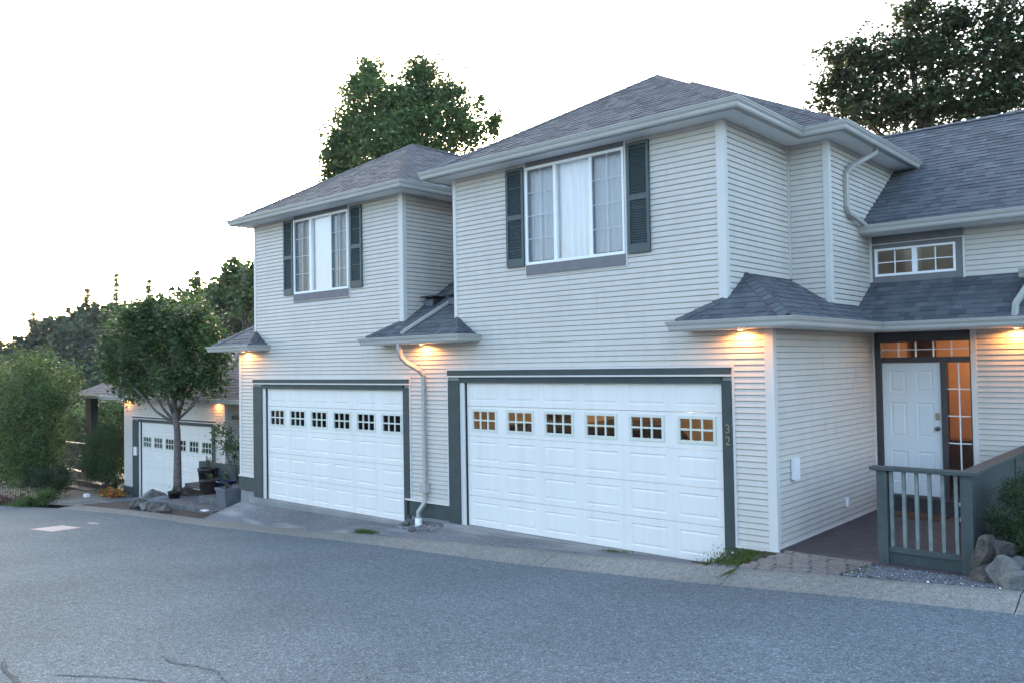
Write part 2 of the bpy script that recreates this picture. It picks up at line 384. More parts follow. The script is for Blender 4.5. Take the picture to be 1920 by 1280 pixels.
# painted patch and tar cracks in the road
def road_patch(name, pts, m, dz):
    mb = MB(); mb.poly([(x, y, zroad(x, y) + dz) for x, y in pts]); return mb.build(name, m, None, origin=(0, 0, 0))
o = road_patch("road_marking", [(-9.64, -3.75), (-8.75, -3.62), (-8.95, -2.95), (-9.75, -3.05)], "paint_mark", 0.004); tag(o, kind="structure")
o = road_patch("road_marking", [(-9.75, -2.55), (-9.35, -2.50), (-9.38, -2.36), (-9.78, -2.42)], "paint_mark", 0.004); tag(o, kind="structure")
mat("tar", (0.060, 0.064, 0.070), 0.95, 0.2, 9, bump=0.4, spec=0.03)
def ribbon(name, pts, w, m, dz=0.004):
    mb = MB(); L = []
    for i, p in enumerate(pts):
        a = Vector(pts[max(0, i - 1)]); b = Vector(pts[min(len(pts) - 1, i + 1)]); d = (b - a).normalized(); n = Vector((-d.y, d.x))
        ww = w * random.uniform(0.5, 1.3) * (0.3 if i in (0, len(pts) - 1) else 1)
        for s in (-1, 1): x, y = Vector(p) + n * ww * s; L.append((x, y, zroad(x, y) + dz))
    for i in range(len(pts) - 1): mb.poly([L[2 * i], L[2 * i + 1], L[2 * i + 3], L[2 * i + 2]])
    return tag(mb.build(name, m, None, origin=(0, 0, 0)), kind="structure")

# ------------------------------------------------------------------ house building blocks
PITCH = 0.0797
def plank_mesh():
    mb = MB(); h = PITCH
    # profile in (y, z), y negative is outwards: lap bottom proud, thin undercut
    P = [(0.0, 0.007), (-0.017, 0.007), (-0.0195, 0.010), (-0.019, 0.020), (-0.009, h - 0.001), (0.0, h - 0.001)]
    for x in (0, 1):
        for (y, z) in P: mb.v.append((x, y, z))
    k = len(P)
    for j in range(k - 1): mb.f.append((j, j + k, j + k + 1, j + 1)); mb.m.append(0)
    mb.f.append(tuple(range(k))); mb.f.append(tuple(range(2 * k - 1, k - 1, -1))); mb.m += [0, 0]
    me = bpy.data.meshes.new("siding_plank"); me.from_pydata(mb.v, [], mb.f); me.materials.append(MATS["siding"]); me.update(); return me
PLANK = plank_mesh(); JOINTS = {}
def planks(parent, axis, c, a0, a1, z0, z1, holes=(), zref=0.313, clip=None, name="siding_plank"):
    """axis 'x': wall at y=c facing -y, from x=a0..a1. axis 'y': wall at x=c facing +x, y=a0..a1. axis '-y': faces -x"""
    n0 = math.floor((z0 - zref) / PITCH + 1e-6)
    n = n0
    while True:
        zb = zref + n * PITCH; n += 1
        if zb >= z1 - 0.01: break
        if zb < z0 - 0.03: continue
        segs = [(a0, a1)]
        if clip:
            r = clip(zb + PITCH / 2)
            if r is None: continue
            segs = [(max(a0, r[0]), min(a1, r[1]))]
        for (h0, h1, hz0, hz1) in holes:
            if hz0 < zb + PITCH * 0.5 < hz1:
                new = []
                for s0, s1 in segs:
                    if h1 <= s0 or h0 >= s1: new.append((s0, s1)); continue
                    if h0 > s0: new.append((s0, h0))
                    if h1 < s1: new.append((h1, s1))
                segs = new
        jt = JOINTS.setdefault((parent.name, n // 3), random.uniform(0.15, 0.85) * (a1 - a0) + a0) if a1 - a0 > 2.5 else None
        if jt is not None: segs = [q for s0, s1 in segs for q in (((s0, jt - 0.002), (jt + 0.002, s1)) if s0 + 0.3 < jt < s1 - 0.3 else ((s0, s1),))]
        for s0, s1 in segs:
            if s1 - s0 < 0.03: continue
            o = bpy.data.objects.new(name, PLANK); COL.objects.link(o); o.parent = parent; P = WORLD_AT[parent.name]
            if axis == 'x': o.location = Vector((s0, c, zb)) - P; o.scale = (s1 - s0, 1, 1)
            elif axis == 'y': o.location = Vector((c, s0, zb)) - P; o.rotation_euler = (0, 0, math.pi / 2); o.scale = (s1 - s0, 1, 1)
            else: o.location = Vector((c, s1, zb)) - P; o.rotation_euler = (0, 0, -math.pi / 2); o.scale = (s1 - s0, 1, 1)
            j = random.uniform(-0.0012, 0.0012); o.location.y += j

def wall_x(mb, y0, y1, a0, a1, z0, z1, holes=()):
    xs = sorted({a0, a1, *[h[0] for h in holes], *[h[1] for h in holes]}); zs = sorted({z0, z1, *[h[2] for h in holes], *[h[3] for h in holes]})
    for i in range(len(xs) - 1):
        for j in range(len(zs) - 1):
            cx = (xs[i] + xs[i + 1]) / 2; cz = (zs[j] + zs[j + 1]) / 2
            if any(h[0] < cx < h[1] and h[2] < cz < h[3] for h in holes): continue
            mb.box(xs[i], xs[i + 1], y0, y1, zs[j], zs[j + 1])

def gutter(parent, path, zt, name="gutter"):
    """path: list of (x,y) of the fascia line, outward is on the right hand when walking"""
    prof = [(0.0, -0.002), (0.0, -0.128), (0.070, -0.128), (0.083, -0.105), (0.087, -0.070), (0.108, -0.038), (0.110, -0.016), (0.120, -0.014), (0.120, 0.0), (0.104, 0.0), (0.100, -0.014), (0.012, -0.014), (0.010, -0.002)]
    pts = [Vector(p) for p in path]; mb = MB(); k = len(prof); rows = []
    for i, p in enumerate(pts):
        d0 = (p - pts[i - 1]).normalized() if i > 0 else None; d1 = (pts[i + 1] - p).normalized() if i < len(pts) - 1 else None
        if d0 is None: d0 = d1
        if d1 is None: d1 = d0
        n0 = Vector((d0.y, -d0.x)); n1 = Vector((d1.y, -d1.x)); n = (n0 + n1); n = n / n.dot(n0)
        for (o, z) in prof: mb.v.append((p.x + n.x * o, p.y + n.y * o, zt + z))
    for i in range(len(pts) - 1):
        for j in range(k):
            a = i * k + j; b = i * k + (j + 1) % k; mb.f.append((a, b, b + k, a + k)); mb.m.append(0)
    mb.f.append(tuple(range(k))); mb.f.append(tuple((len(pts) - 1) * k + j for j in reversed(range(k)))); mb.m += [0, 0]
    return mb.build(name, "gutter", parent)

CAMP = Vector((10.28, -10.32, 2.77))
def clip_poly(poly, a, b, keep_ge):
    """clip 2d polygon against value of axis a (0/1) at b"""
    out = []
    for i in range(len(poly)):
        p, q = poly[i], poly[(i + 1) % len(poly)]
        ip = (p[a] >= b) if keep_ge else (p[a] <= b); iq = (q[a] >= b) if keep_ge else (q[a] <= b)
        if ip: out.append(p)
        if ip != iq:
            t = (b - p[a]) / (q[a] - p[a]); out.append((p[0] + (q[0] - p[0]) * t, p[1] + (q[1] - p[1]) * t))
    return out
def shingle_tabs(poly3, expo=0.138, wmin=0.09, wmax=0.24):
    """poly3: convex roof polygon, first edge = eave. Returns list of (list of top pts, list of base pts, colour index, centre)"""
    P = [Vector(p) for p in poly3]; u = (P[1] - P[0]).normalized(); nrm = None
    nrm = u.cross(P[2] - P[0]).normalized()
    if nrm.z < 0: nrm = -nrm
    v = nrm.cross(u)
    if v.z < 0: v = -v
    o = P[0]; poly = [((p - o).dot(u), (p - o).dot(v)) for p in P]
    vmax = max(p[1] for p in poly); umin = min(p[0] for p in poly); umax = max(p[0] for p in poly); out = []
    r = 0; v0 = -0.02
    while v0 < vmax:
        x = umin - random.uniform(0, 0.3); strip = clip_poly(clip_poly(poly, 1, v0, True), 1, v0 + expo, False)
        if len(strip) >= 3:
            while x < umax:
                w = random.uniform(wmin, wmax); hi = random.random() < 0.5
                c = clip_poly(clip_poly(strip, 0, x, True), 0, x + w - 0.002, False)
                x += w
                if len(c) >= 3:
                    hb = 0.014 if hi else 0.008; ci = random.choices(range(6), (5, 3 if hi else 2, 3 if hi else 1, 2, 2, 1 if hi else 3))[0]
                    top = []; base = []
                    for (a, b) in c:
                        t = (b - v0) / expo; h = hb * (1 - t) + 0.003 * t
                        q = o + u * a + v * b; top.append(q + nrm * h); base.append(q - nrm * 0.004)
                    cen = sum(top, Vector()) / len(top); out.append((top, base, ci, cen))
        v0 += expo; r += 1
    return out
def tabs_to_mb(mb, t):
    top, base, ci, _ = t; b = len(mb.v); n = len(top)
    mb.v += [tuple(p) for p in top] + [tuple(p) for p in base]
    ar = (top[1] - top[0]).cross(top[2] - top[0]); fl = ar.z < 0
    f = list(range(b, b + n)); mb.f.append(tuple(reversed(f)) if fl else tuple(f)); mb.m.append(ci)
    for i in range(n):
        j = (i + 1) % n; q = (b + i, b + i + n, b + j + n, b + j)
        mb.f.append(tuple(reversed(q)) if fl else q); mb.m.append(ci)
SHINGLE_POOL = {}
def roof(parent, planes, name="roof"):
    """planes: convex polygons, eave edge first. The deck is the part, shingles its sub-parts"""
    mb = MB()
    for pl in planes:
        P = [Vector(p) for p in pl]; n = (P[1] - P[0]).cross(P[2] - P[0]).normalized()
        if n.z < 0: n = -n
        mb.poly([p - n * 0.005 for p in P]); mb.poly([p - n * 0.03 for p in reversed(P)])
        for i in range(len(P)):
            j = (i + 1) % len(P); mb.poly([P[i] - n * 0.005, P[i] - n * 0.03, P[j] - n * 0.03, P[j] - n * 0.005])
    o = mb.build(name, "roof_felt", parent)
    SHINGLE_POOL.setdefault(parent.name, []).extend([(o, t) for pl in planes for t in shingle_tabs(pl)])
    return o
def hip_cap(parent, a, b, w=0.10, step=0.14, name="ridge_cap"):
    a = Vector(a); b = Vector(b); d = (b - a); L = d.length; d.normalize(); side = d.cross(Vector((0, 0, 1))).normalized(); up = side.cross(d)
    mb = MB(); s = 0
    while s < L - 0.02:
        e = min(L, s + step); p = a + d * s; q = a + d * e; h0 = 0.034; h1 = 0.024; dr = 0.052; ci = random.choice((0, 1, 2, 3, 4))
        T = [p - side * w + up * (h0 - dr), p + up * h0, p + side * w + up * (h0 - dr), q - side * w + up * (h1 - dr), q + up * h1, q + side * w + up * (h1 - dr)]
        k = len(mb.v); mb.v += [tuple(x) for x in T] + [tuple(x - up * 0.015) for x in T]
        for f in ((0, 1, 4, 3), (1, 2, 5, 4), (0, 6, 7, 1), (1, 7, 8, 2), (2, 8, 11, 5), (0, 3, 9, 6)): mb.f.append(tuple(k + i for i in f)); mb.m.append(ci)
        s += step
    return mb.build(name, [m for m in SH], parent)
def finish_shingles(limit=290):
    for pn, L in SHINGLE_POOL.items():
        L.sort(key=lambda t: (t[1][3] - CAMP).length + (6 if t[1][3].z > 5.5 else 0))
        for ro, t in L[:limit]:
            mb = MB(); tabs_to_mb(mb, t); ci = t[2]; mb.m = [0] * len(mb.m); mb.build("shingle", SH[ci], ro)
        rest = {}
        for ro, t in L[limit:]: rest.setdefault(ro.name, (ro, MB()))[1]; tabs_to_mb(rest[ro.name][1], t)
        for ro, mb in rest.values(): mb.build("shingles", SH, ro, kind="stuff")

def panel_mesh(W, H, ins=(0.095, 0.095, 0.095, 0.10), top=0.0):
    """raised-panel cell, x 0..W, z 0..H, face at y=0 facing -y"""
    g = 0.0025; l, r, b, t = ins; rings = []
    def rect(x0, x1, z0, z1, y): return [(x0, y, z0), (x1, y, z0), (x1, y, z1), (x0, y, z1)]
    rings = [rect(0, W, g, H - g, 0.03), rect(0, W, g, H - g, 0.003), rect(0, W, g + 0.004, H - g - 0.004, 0.0), rect(l, W - r, b, H - t, 0.0), rect(l + 0.012, W - r - 0.012, b + 0.012, H - t - 0.012, 0.008),
             rect(l + 0.022, W - r - 0.022, b + 0.022, H - t - 0.022, 0.008), rect(l + 0.045, W - r - 0.045, b + 0.045, H - t - 0.045, 0.002)]
    mb = MB()
    for q in rings: mb.v += q
    for i in range(len(rings) - 1):
        for k in range(4): a = i * 4 + k; b2 = i * 4 + (k + 1) % 4; mb.f.append((a, b2, b2 + 4, a + 4)); mb.m.append(0)
    e = (len(rings) - 1) * 4; mb.f.append((e, e + 1, e + 2, e + 3)); mb.m.append(0)
    me = bpy.data.meshes.new("panel"); me.from_pydata(mb.v, [], mb.f); me.update(); me.materials.append(MATS["garage_white"]); return me
def inst(name, me, parent, loc):
    o = bpy.data.objects.new(name, me); COL.objects.link(o); o.parent = parent; o.location = Vector(loc) - WORLD_AT[parent.name]; WORLD_AT[o.name] = Vector(loc); return o

def garage_door(parent, x0, x1, y, zb, zt, dark=True):
    root = B("garage_door", "garage_white", parent, (x0, x1, y + 0.045, y + 0.05, zb, zb + 0.05))
    W = (x1 - x0) / 6; H = 0.515; full = panel_mesh(W, H); toph = zt - zb - 4 * H
    tp = panel_mesh(W, toph, (0.095, 0.095, 0.095, 0.03))
    for r in range(5):
        for c in range(6):
            if r == 3: continue
            inst("panel", tp if r == 4 else full, root, (x0 + c * W, y, zb + r * H))
    z0 = zb + 3 * H
    # window row: field with six openings
    ww, wz0, wz1 = 0.53, z0 + 0.115, z0 + 0.432
    holes = [(x0 + (c + .5) * W - ww / 2, x0 + (c + .5) * W + ww / 2, wz0, wz1) for c in range(6)]
    mb = MB(); wall_x(mb, y, y + 0.03, x0, x1, z0 + 0.0025, z0 + H - 0.0025, holes); mb.build("window_rail", "garage_white", root)
    fm = MB(); fo = 0.035
    fm.box(-fo, ww + fo, -0.012, 0.018, -fo, 0.008); fm.box(-fo, ww + fo, -0.012, 0.018, wz1 - wz0 - 0.008, wz1 - wz0 + fo)
    fm.box(-fo, 0.008, -0.0121, 0.0181, 0.008, wz1 - wz0 - 0.008); fm.box(ww - 0.008, ww + fo, -0.0121, 0.0181, 0.008, wz1 - wz0 - 0.008)
    for k in (1, 2): fm.box(ww * k / 3 - 0.013, ww * k / 3 + 0.013, -0.009, 0.012, 0.008, wz1 - wz0 - 0.008)
    fm.box(0.008, ww - 0.008, -0.0085, 0.0125, (wz1 - wz0) / 2 - 0.013, (wz1 - wz0) / 2 + 0.013)
    fme = None
    gm = MB(); gm.poly([(0, 0, 0), (ww / 3, 0, 0), (ww / 3, 0, (wz1 - wz0) / 2), (0, 0, (wz1 - wz0) / 2)])
    gme = bpy.data.meshes.new("window_pane"); gme.from_pydata(gm.v, [], gm.f); gme.materials.append(MATS["glass_lite" if not dark else "glass_dark"])
    for c in range(6):
        if fme is None:
            o = fm.build("window_frame", "trim_cream", root, origin=(0, 0, 0)); fme = o.data; o.location = Vector((holes[c][0], y, wz0)) - WORLD_AT[root.name]
        else: inst("window_frame", fme, root, (holes[c][0], y, wz0))
        for i in range(3):
            for j in range(2): inst("window_pane", gme, root, (holes[c][0] + i * ww / 3, y + 0.02, wz0 + j * (wz1 - wz0) / 2))
    return root
def garage_frame(parent, x0, x1, xl, xr, yw, zb, zt, ztop):
    """dark posts and header, pale jamb strip; xl/xr outer edges"""
    B("door_post", "post_dark", parent, (xl, x0 - 0.13, yw - 0.045, yw + 0.10, zb - 0.02, zt + 0.02), bevel=0.003)
    B("door_post", "post_dark", parent, (x1 + 0.02, xr, yw - 0.045, yw + 0.10, zb - 0.02, zt + 0.02), bevel=0.003)
    for q in ((x0 - 0.13, x0 - 0.018, yw - 0.020, yw + 0.10, zb - 0.01, zt + 0.01), (x1 + 0.004, x1 + 0.02, yw - 0.01, yw + 0.1, zb, zt)): B("door_jamb", "trim_pale", parent, q)
    B("weather_strip", "black_plastic", parent, (x0 - 0.018, x0 - 0.004, yw + 0.0, yw + 0.08, zb, zt))
    B("header_beam", "post_dark", parent, (x0 - 0.13, x1 + 0.02, yw - 0.043, yw + 0.1, zt - 0.02, zt + 0.075))
    B("drip_strip", "trim_pale", parent, (xl - 0.02, xr + 0.005, yw - 0.085, yw - 0.0, zt + 0.075, zt + 0.100))
    B("header_board", "post_dark", parent, (xl, xr, yw - 0.055, yw + 0.02, zt + 0.101, ztop - 0.03))
    B("drip_strip", "trim_pale", parent, (xl - 0.02, xr + 0.02, yw - 0.06, yw + 0.02, ztop - 0.029, ztop))
    for q in ((xr + 0.001, xr + 0.035, yw - 0.03, yw + 0.0, zb + 0.31, ztop + 0.06), (xl - 0.036, xl - 0.001, yw - 0.03, yw + 0.0, zb + 0.31, ztop)): B("side_channel", "trim_pale", parent, q)

def corner_board(parent, x, y, z0, z1, w=0.10, sx=1, d=0.07):
    """outside corner at (x,y); the wall runs from x*-sx; the side wall back from y"""
    mb = MB()
    if sx > 0: mb.box(x - w, x + 0.024, y - 0.026, y, z0, z1); mb.box(x - 0.001, x + 0.0242, y + 0.0005, y + d, z0 + 0.001, z1)
    else: mb.box(x - 0.024, x + w, y - 0.026, y, z0, z1); mb.box(x - 0.0242, x + 0.001, y + 0.0005, y + d, z0 + 0.001, z1)
    return mb.build("corner_board", "trim_pale", parent, bevel=0.003)
def shutter(parent, x0, x1, z0, z1, y):
    root = B("shutter", "shutter", parent, (x0, x0 + 0.045, y - 0.045, y, z0, z1), (x1 - 0.045, x1, y - 0.045, y, z0, z1),
             (x0 + 0.045, x1 - 0.045, y - 0.0445, y, z0, z0 + 0.13), (x0 + 0.045, x1 - 0.045, y - 0.0445, y, z1 - 0.05, z1),
             (x0 + 0.045, x1 - 0.045, y - 0.0445, y, (z0 + z1) / 2 - 0.04, (z0 + z1) / 2 + 0.04), (x0 + 0.04, x1 - 0.04, y - 0.008, y - 0.001, z0 + 0.05, z1 - 0.03), bevel=0.002)
    mb = MB(); w = x1 - x0 - 0.09
    mb.v = [(0, 0, 0), (w, 0, 0), (w, 0.024, 0.030), (0, 0.024, 0.030), (0, 0.004, -0.002), (w, 0.004, -0.002), (w, 0.028, 0.026), (0, 0.028, 0.026)]
    mb.f = [(0, 1, 2, 3), (0, 4, 5, 1), (4, 7, 6, 5)]
    me = bpy.data.meshes.new("slat"); me.from_pydata(mb.v, [], mb.f); me.materials.append(MATS["shutter"])
    for a, b in ((z0 + 0.13, (z0 + z1) / 2 - 0.04), ((z0 + z1) / 2 + 0.04, z1 - 0.05)):
        n = int((b - a) / 0.034)
        for i in range(n): inst("slat", me, root, (x0 + 0.045, y - 0.036, a + (b - a) * i / n + 0.004))
    return root
def curtain(name, x0, x1, y, z0, z1, m, label, cat, amp=0.025, wl=0.11, seed=0, hang=True):
    n = int((x1 - x0) / 0.012); mb = MB(); rr = random.Random(seed); ph = [rr.uniform(0, 6) for _ in range(6)]
    for i in range(n + 1):
        x = x0 + (x1 - x0) * i / n
        for j in range(5):
            t = j / 4; d = amp * (0.6 + 0.4 * t) * (math.sin(x * 6.28 / wl + ph[0] + 0.4 * math.sin(3 * x + ph[1]) * t) + 0.5 * math.sin(x * 6.28 / (wl * 2.3) + ph[2]))
            mb.v.append((x, y + d, z1 + (z0 - z1) * t))
    for i in range(n):
        for j in range(4): a = i * 5 + j; mb.f.append((a, a + 1, a + 6, a + 5)); mb.m.append(0)
    o = mb.build(name, m, None, smooth=True); return tag(o, label=label, cat=cat)
def big_window(parent, xs, z0, z1, y, mid_plain=True, blind=False):
    """xs = outer left, m1l, m1r, m2l, m2r, outer right"""
    X0, A, Bx, C, D, X1 = xs; f = 0.045
    root = B("window", "win_white", parent, (X0, X1, y - 0.045, y + 0.05, z0, z0 + f), (X0, X1, y - 0.045, y + 0.05, z1 - f, z1),
             (X0, X0 + 0.035, y - 0.0451, y + 0.05, z0 + f, z1 - f), (X1 - 0.035, X1, y - 0.0451, y + 0.05, z0 + f, z1 - f),
             (A, Bx, y - 0.04, y + 0.05, z0 + f, z1 - f), (C, D, y - 0.04, y + 0.05, z0 + f, z1 - f), bevel=0.003)
    for k, (a, b) in enumerate(((X0 + 0.035, A), (Bx, C), (D, X1 - 0.035))):
        mb = MB(); mb.poly([(a, y + 0.01, z0 + f), (b, y + 0.01, z0 + f), (b, y + 0.01, z1 - f), (a, y + 0.01, z1 - f)])
        mb.build("window_pane", "glass", root)
        if k != 1:
            s = 0.03
            B("sash", "board_brown", root, (a, b, y - 0.022, y + 0.0, z0 + f, z0 + f + s * .6), (a, b, y - 0.022, y + 0.0, z1 - f - s, z1 - f), (a, a + s * .7, y - 0.0221, y + 0.0, z0 + f + s * .6, z1 - f - s), (b - s * .6, b, y - 0.0221, y + 0.0, z0 + f + s * .6, z1 - f - s))
            zz0, zz1 = z0 + f, z1 - f
            B("muntin", "baluster_pale", root, ((a + b) / 2 - 0.006, (a + b) / 2 + 0.006, y - 0.026, y - 0.018, zz0, zz1), *[(a, b, y - 0.0255, y - 0.0185, zz0 + (zz1 - zz0) * q / 4 - 0.0055, zz0 + (zz1 - zz0) * q / 4 + 0.0055) for q in (1, 2, 3)])
            mb = MB(); mb.poly([(a, y - 0.012, zz0), (b, y - 0.012, zz0), (b, y - 0.012, zz1), (a, y - 0.012, zz1)]); mb.build("insect_screen", "insect_mesh", root)
    return root
def soffit_light(parent, x, y, z, e=6.0):
    mb = MB(); mb.lathe((x, y, z), [(0.075, 0.0), (0.078, -0.008), (0.055, -0.010), (0.050, 0.0)], 20)
    r = mb.build("soffit_light", "trim_pale", parent)
    mb = MB(); mb.lathe((x, y, z), [(0.0488, -0.004), (0.030, -0.012), (0.004, -0.016)], 16); mb.build("bulb", "bulb", r)
    d = bpy.data.lights.new("soffit_lamp", 'SPOT'); d.energy = e * 0.9; d.color = (1.0, 0.37, 0.085); d.shadow_soft_size = 0.03; d.spot_size = math.radians(172); d.spot_blend = 0.3
    l = bpy.data.objects.new("soffit_lamp", d); COL.objects.link(l); l.location = (x, y, z - 0.03)
emit_mat("bulb", (1.0, 0.50, 0.20), 2.0)
def downspout(parent, pts, r=0.042, name="downspout"):
    mb = MB(); mb.tube(pts, r * 1.25, 4, aspect=0.8); return mb.build(name, "gutter", parent, bevel=0.006)
def text_mesh(ch, size, depth):
    cu = bpy.data.curves.new("t", 'FONT'); cu.body = ch; cu.size = size; cu.extrude = depth; cu.align_x = 'CENTER'
    o = bpy.data.objects.new("t", cu); COL.objects.link(o); dg = bpy.context.evaluated_depsgraph_get(); me = bpy.data.meshes.new_from_object(o.evaluated_get(dg))
    bpy.data.objects.remove(o); bpy.data.curves.remove(cu); return me

# ================================================================== HOUSE 1 (nearest)
h1 = empty("townhouse", (2.4, 2.0, 0.0), label="nearest pale townhouse, with house number 32 beside its garage and a white front door", cat="townhouse", group="row of joined townhouses with pale siding")
SZ = 6.045                                   # upper soffit level
XB = -1.03                                   # party line between house 1 and 2
OV = 0.347                                   # fascia overhang of upper roofs (gutter adds 0.12)
win1 = (1.481, 3.396, 4.364, 5.956)
gar1 = (-0.02, 4.90, -0.2, 2.50)
fw = MB(); wall_x(fw, 0.0, 0.12, XB, 5.617, 0.0, 3.57, [gar1]); wall_x(fw, 0.0, 0.12, -0.205, 4.99, 3.57, SZ + 0.05, [win1])
front1 = fw.build("front_wall", "sheath", h1)
planks(front1, 'x', 0.0, XB, 5.60, 0.313, 3.55, [(-0.409, 5.046, 0, 2.712)])
planks(front1, 'x', 0.0, -0.16, 4.90, 3.5805, SZ, [(1.45, 3.43, 4.18, 7.0)])
# side walls
sw = MB(); sw.box(5.50, 5.617, 0.12, 3.95, 0.0, 3.35); sw.box(4.88, 4.99, 0.12, 2.08, 3.3, SZ + 0.05); sw.box(4.99, 5.615, 2.08, 2.2, 3.3, SZ + 0.05); sw.box(5.50, 5.615, 2.2, 8.0, 3.9, SZ + 0.05)
side1 = sw.build("side_wall", "sheath", h1)
planks(side1, 'y', 5.617, 0.05, 3.79, 0.313, 3.25)
planks(side1, 'y', 4.99, 0.05, 2.03, 3.66, SZ)
planks(side1, 'x', 2.08, 5.03, 5.56, 3.6, SZ)
planks(side1, 'y', 5.615, 2.12, 5.4, 3.6, SZ)
sw = MB(); sw.box(-0.205, -0.10, 0.12, 8.0, 3.3, SZ + 0.05); lw = sw.build("side_wall", "sheath", h1)
sb = MB(); sb.box(-0.2, 5.6, 7.9, 8.0, 0, SZ); sb.build("rear_wall", "sheath", h1)
corner_board(h1, 5.617, 0.0, 0.30, 3.20); corner_board(h1, 4.99, 0.0, 3.60, SZ + 0.005); corner_board(h1, -0.205, 0.0, 3.60, SZ + 0.005, w=0.05, sx=-1)
corner_board(h1, 5.615, 2.08, 3.60, SZ + 0.005, w=0.07)
B("inside_corner", "trim_pale", h1, (4.99, 5.025, 2.045, 2.08, 4.0, SZ + 0.004)); B("inside_corner", "trim_pale", h1, (5.617, 5.655, 3.76, 3.80, 0.33, 3.2))
B("inside_corner", "trim_pale", h1, (5.617, 5.66, 3.765, 3.805, 4.0, 4.80))
B("base_trim", "trim_pale", h1, (5.05, 5.66, -0.035, 0.0, 0.285, 0.318)); B("foundation", "stucco", h1, (5.05, 5.615, 0.0, 0.05, -0.1, 0.284))
B("base_trim", "trim_pale", h1, (5.6175, 5.655, 0.0, 3.79, 0.315, 0.336))
B("base_trim", "trim_pale", h1, (XB, -0.395, -0.075, 0.0, 0.295, 0.325)); B("base_board", "post_dark", h1, (XB, -0.409, -0.045, 0.0, 0.03, 0.294)); B("foundation", "concrete", h1, (XB, -0.409, -0.01, 0.05, -0.3, 0.029))
garage_frame(h1, 0.0, 4.88, -0.409, 5.046, 0.0, 0.0, 2.486, 2.709)
garage_door(h1, 0.0, 4.88, 0.03, 0.0, 2.486, dark=False)
# house number
for ch, z in (("3", 1.80), ("2", 1.64)):
    me = text_mesh(ch, 0.17, 0.006); me.transform(Matrix.Rotation(math.pi / 2, 4, 'X')); o = link("house_number", me, "brass_old", h1, (4.985, -0.050, z)); o["label"] = "metal house number figure on dark post"
# window with shutters
big_window(h1, (1.481, 2.055, 2.118, 2.765, 2.815, 3.396), 4.364, 5.956, 0.0)
B("window_head", "board_brown", h1, (1.455, 3.42, -0.03, 0.05, 5.957, SZ)); B("window_apron", "board_brown", h1, (1.475, 3.40, -0.05, 0.0, 4.20, 4.363))
B("window_trim", "trim_pale", h1, (1.445, 1.474, -0.032, 0.0, 4.18, SZ), (3.401, 3.43, -0.032, 0.0, 4.18, SZ), (1.474, 3.401, -0.0315, 0.0, 4.18, 4.199))
shutter(h1, 1.055, 1.437, 4.355, 5.985, -0.012); shutter(h1, 3.46, 3.835, 4.355, 5.985, -0.012)
curtain("curtain", 1.45, 3.45, 0.10, 4.3, 5.99, "curtain", "white sheer curtain behind the upper window of the nearest house", "curtain", seed=3)
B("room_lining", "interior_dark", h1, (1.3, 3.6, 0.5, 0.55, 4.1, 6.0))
# upper roof
zt = 6.165; PU = 0.592
xl, xr = -0.205 - OV, 4.99 + OV; yf = -OV; hw = (xr - xl) / 2; za = zt + hw * PU
ap1 = ((xl + xr) / 2, yf + hw, za); rb = ((xl + xr) / 2, 9.0, za)
rz = zt
roof(h1, [[(xl, yf, rz), (xr, yf, rz), ap1], [(xr, yf, rz), (xr, 9.0, rz), rb, ap1], [(xl, 9.0, rz), (xl, yf, rz), ap1, rb]])
hip_cap(h1, (xl, yf, rz + .01), ap1); hip_cap(h1, (xr, yf, rz + .01), ap1); hip_cap(h1, ap1, rb)
# rear body roof over the jut
XJ, YJ = 5.615 + OV, 2.08 - OV; t = 5.4; apj = (XJ - t, YJ + t, rz + t * 0.585)
roof(h1, [[(XJ - 2 * t + 5.2, YJ, rz), (XJ, YJ, rz), apj], [(XJ, YJ, rz), (XJ, YJ + 2 * t, rz), apj]])
hip_cap(h1, (XJ, YJ, rz + .01), apj)
gutter(h1, [(xl, 8.0), (xl, yf), (xr, yf), (xr, YJ), (XJ, YJ), (XJ, 5.35)], zt)
sf = MB(); sf.box(xl, xr, yf, -0.0005, SZ - 0.004, SZ + 0.02); sf.box(4.992, xr, 0.0, YJ, SZ - 0.004, SZ + 0.02); sf.box(4.992, XJ, YJ, 2.079, SZ - 0.004, SZ + 0.02); sf.box(5.617, XJ, 2.08, 5.3, SZ - 0.004, SZ + 0.02); sf.box(xl, -0.206, 0.0, 8.0, SZ - 0.004, SZ + 0.02)
sf.build("soffit", "soffit", h1)
fa = MB(); fa.box(xl, xr, yf - 0.001, yf + 0.02, SZ - 0.01, zt); fa.box(xr - 0.02, xr + 0.001, yf, YJ, SZ - 0.01, zt); fa.box(xr, XJ, YJ - 0.001, YJ + 0.02, SZ - 0.01, zt); fa.box(XJ - 0.02, XJ + 0.001, YJ, 5.3, SZ - 0.01, zt); fa.build("fascia", "gutter", h1)
# lower roof at the corner and over the entry
LZ = 3.30; OL = 0.467; PL = 0.65; EXL, EXR, EYF, EYI = 4.364 + 0.12, 6.162 - 0.12, -0.467, 2.629 + 0.12
def zl(d): return LZ + PL * d
XE = 9.6
hipw = EYF + (EXR - 4.99) ; zw = zl(EXR - 4.99)
roof(h1, [[(EXL, EYF, LZ), (EXR, EYF, LZ), (EXR + EYF, 0.0, zl(-EYF)), (EXL - EYF, 0.0, zl(-EYF))], [(4.99, 0.0, zl(-EYF)), (EXR + EYF, 0.0, zl(-EYF)), (4.99, hipw, zw)],
          [(EXR, EYF, LZ), (EXR, EYI, LZ), (4.99, EYI + (EXR - 4.99), zw), (4.99, hipw, zw)],
          [(EXL, 0.0, LZ), (EXL, EYF, LZ), (EXL - EYF, 0.0, zl(-EYF))],
          [(EXR, EYI, LZ), (XE, EYI, LZ), (XE, 3.80, zl(3.80 - EYI)), (EXR - (3.80 - EYI), 3.80, zl(3.80 - EYI))]], name="lower_roof")
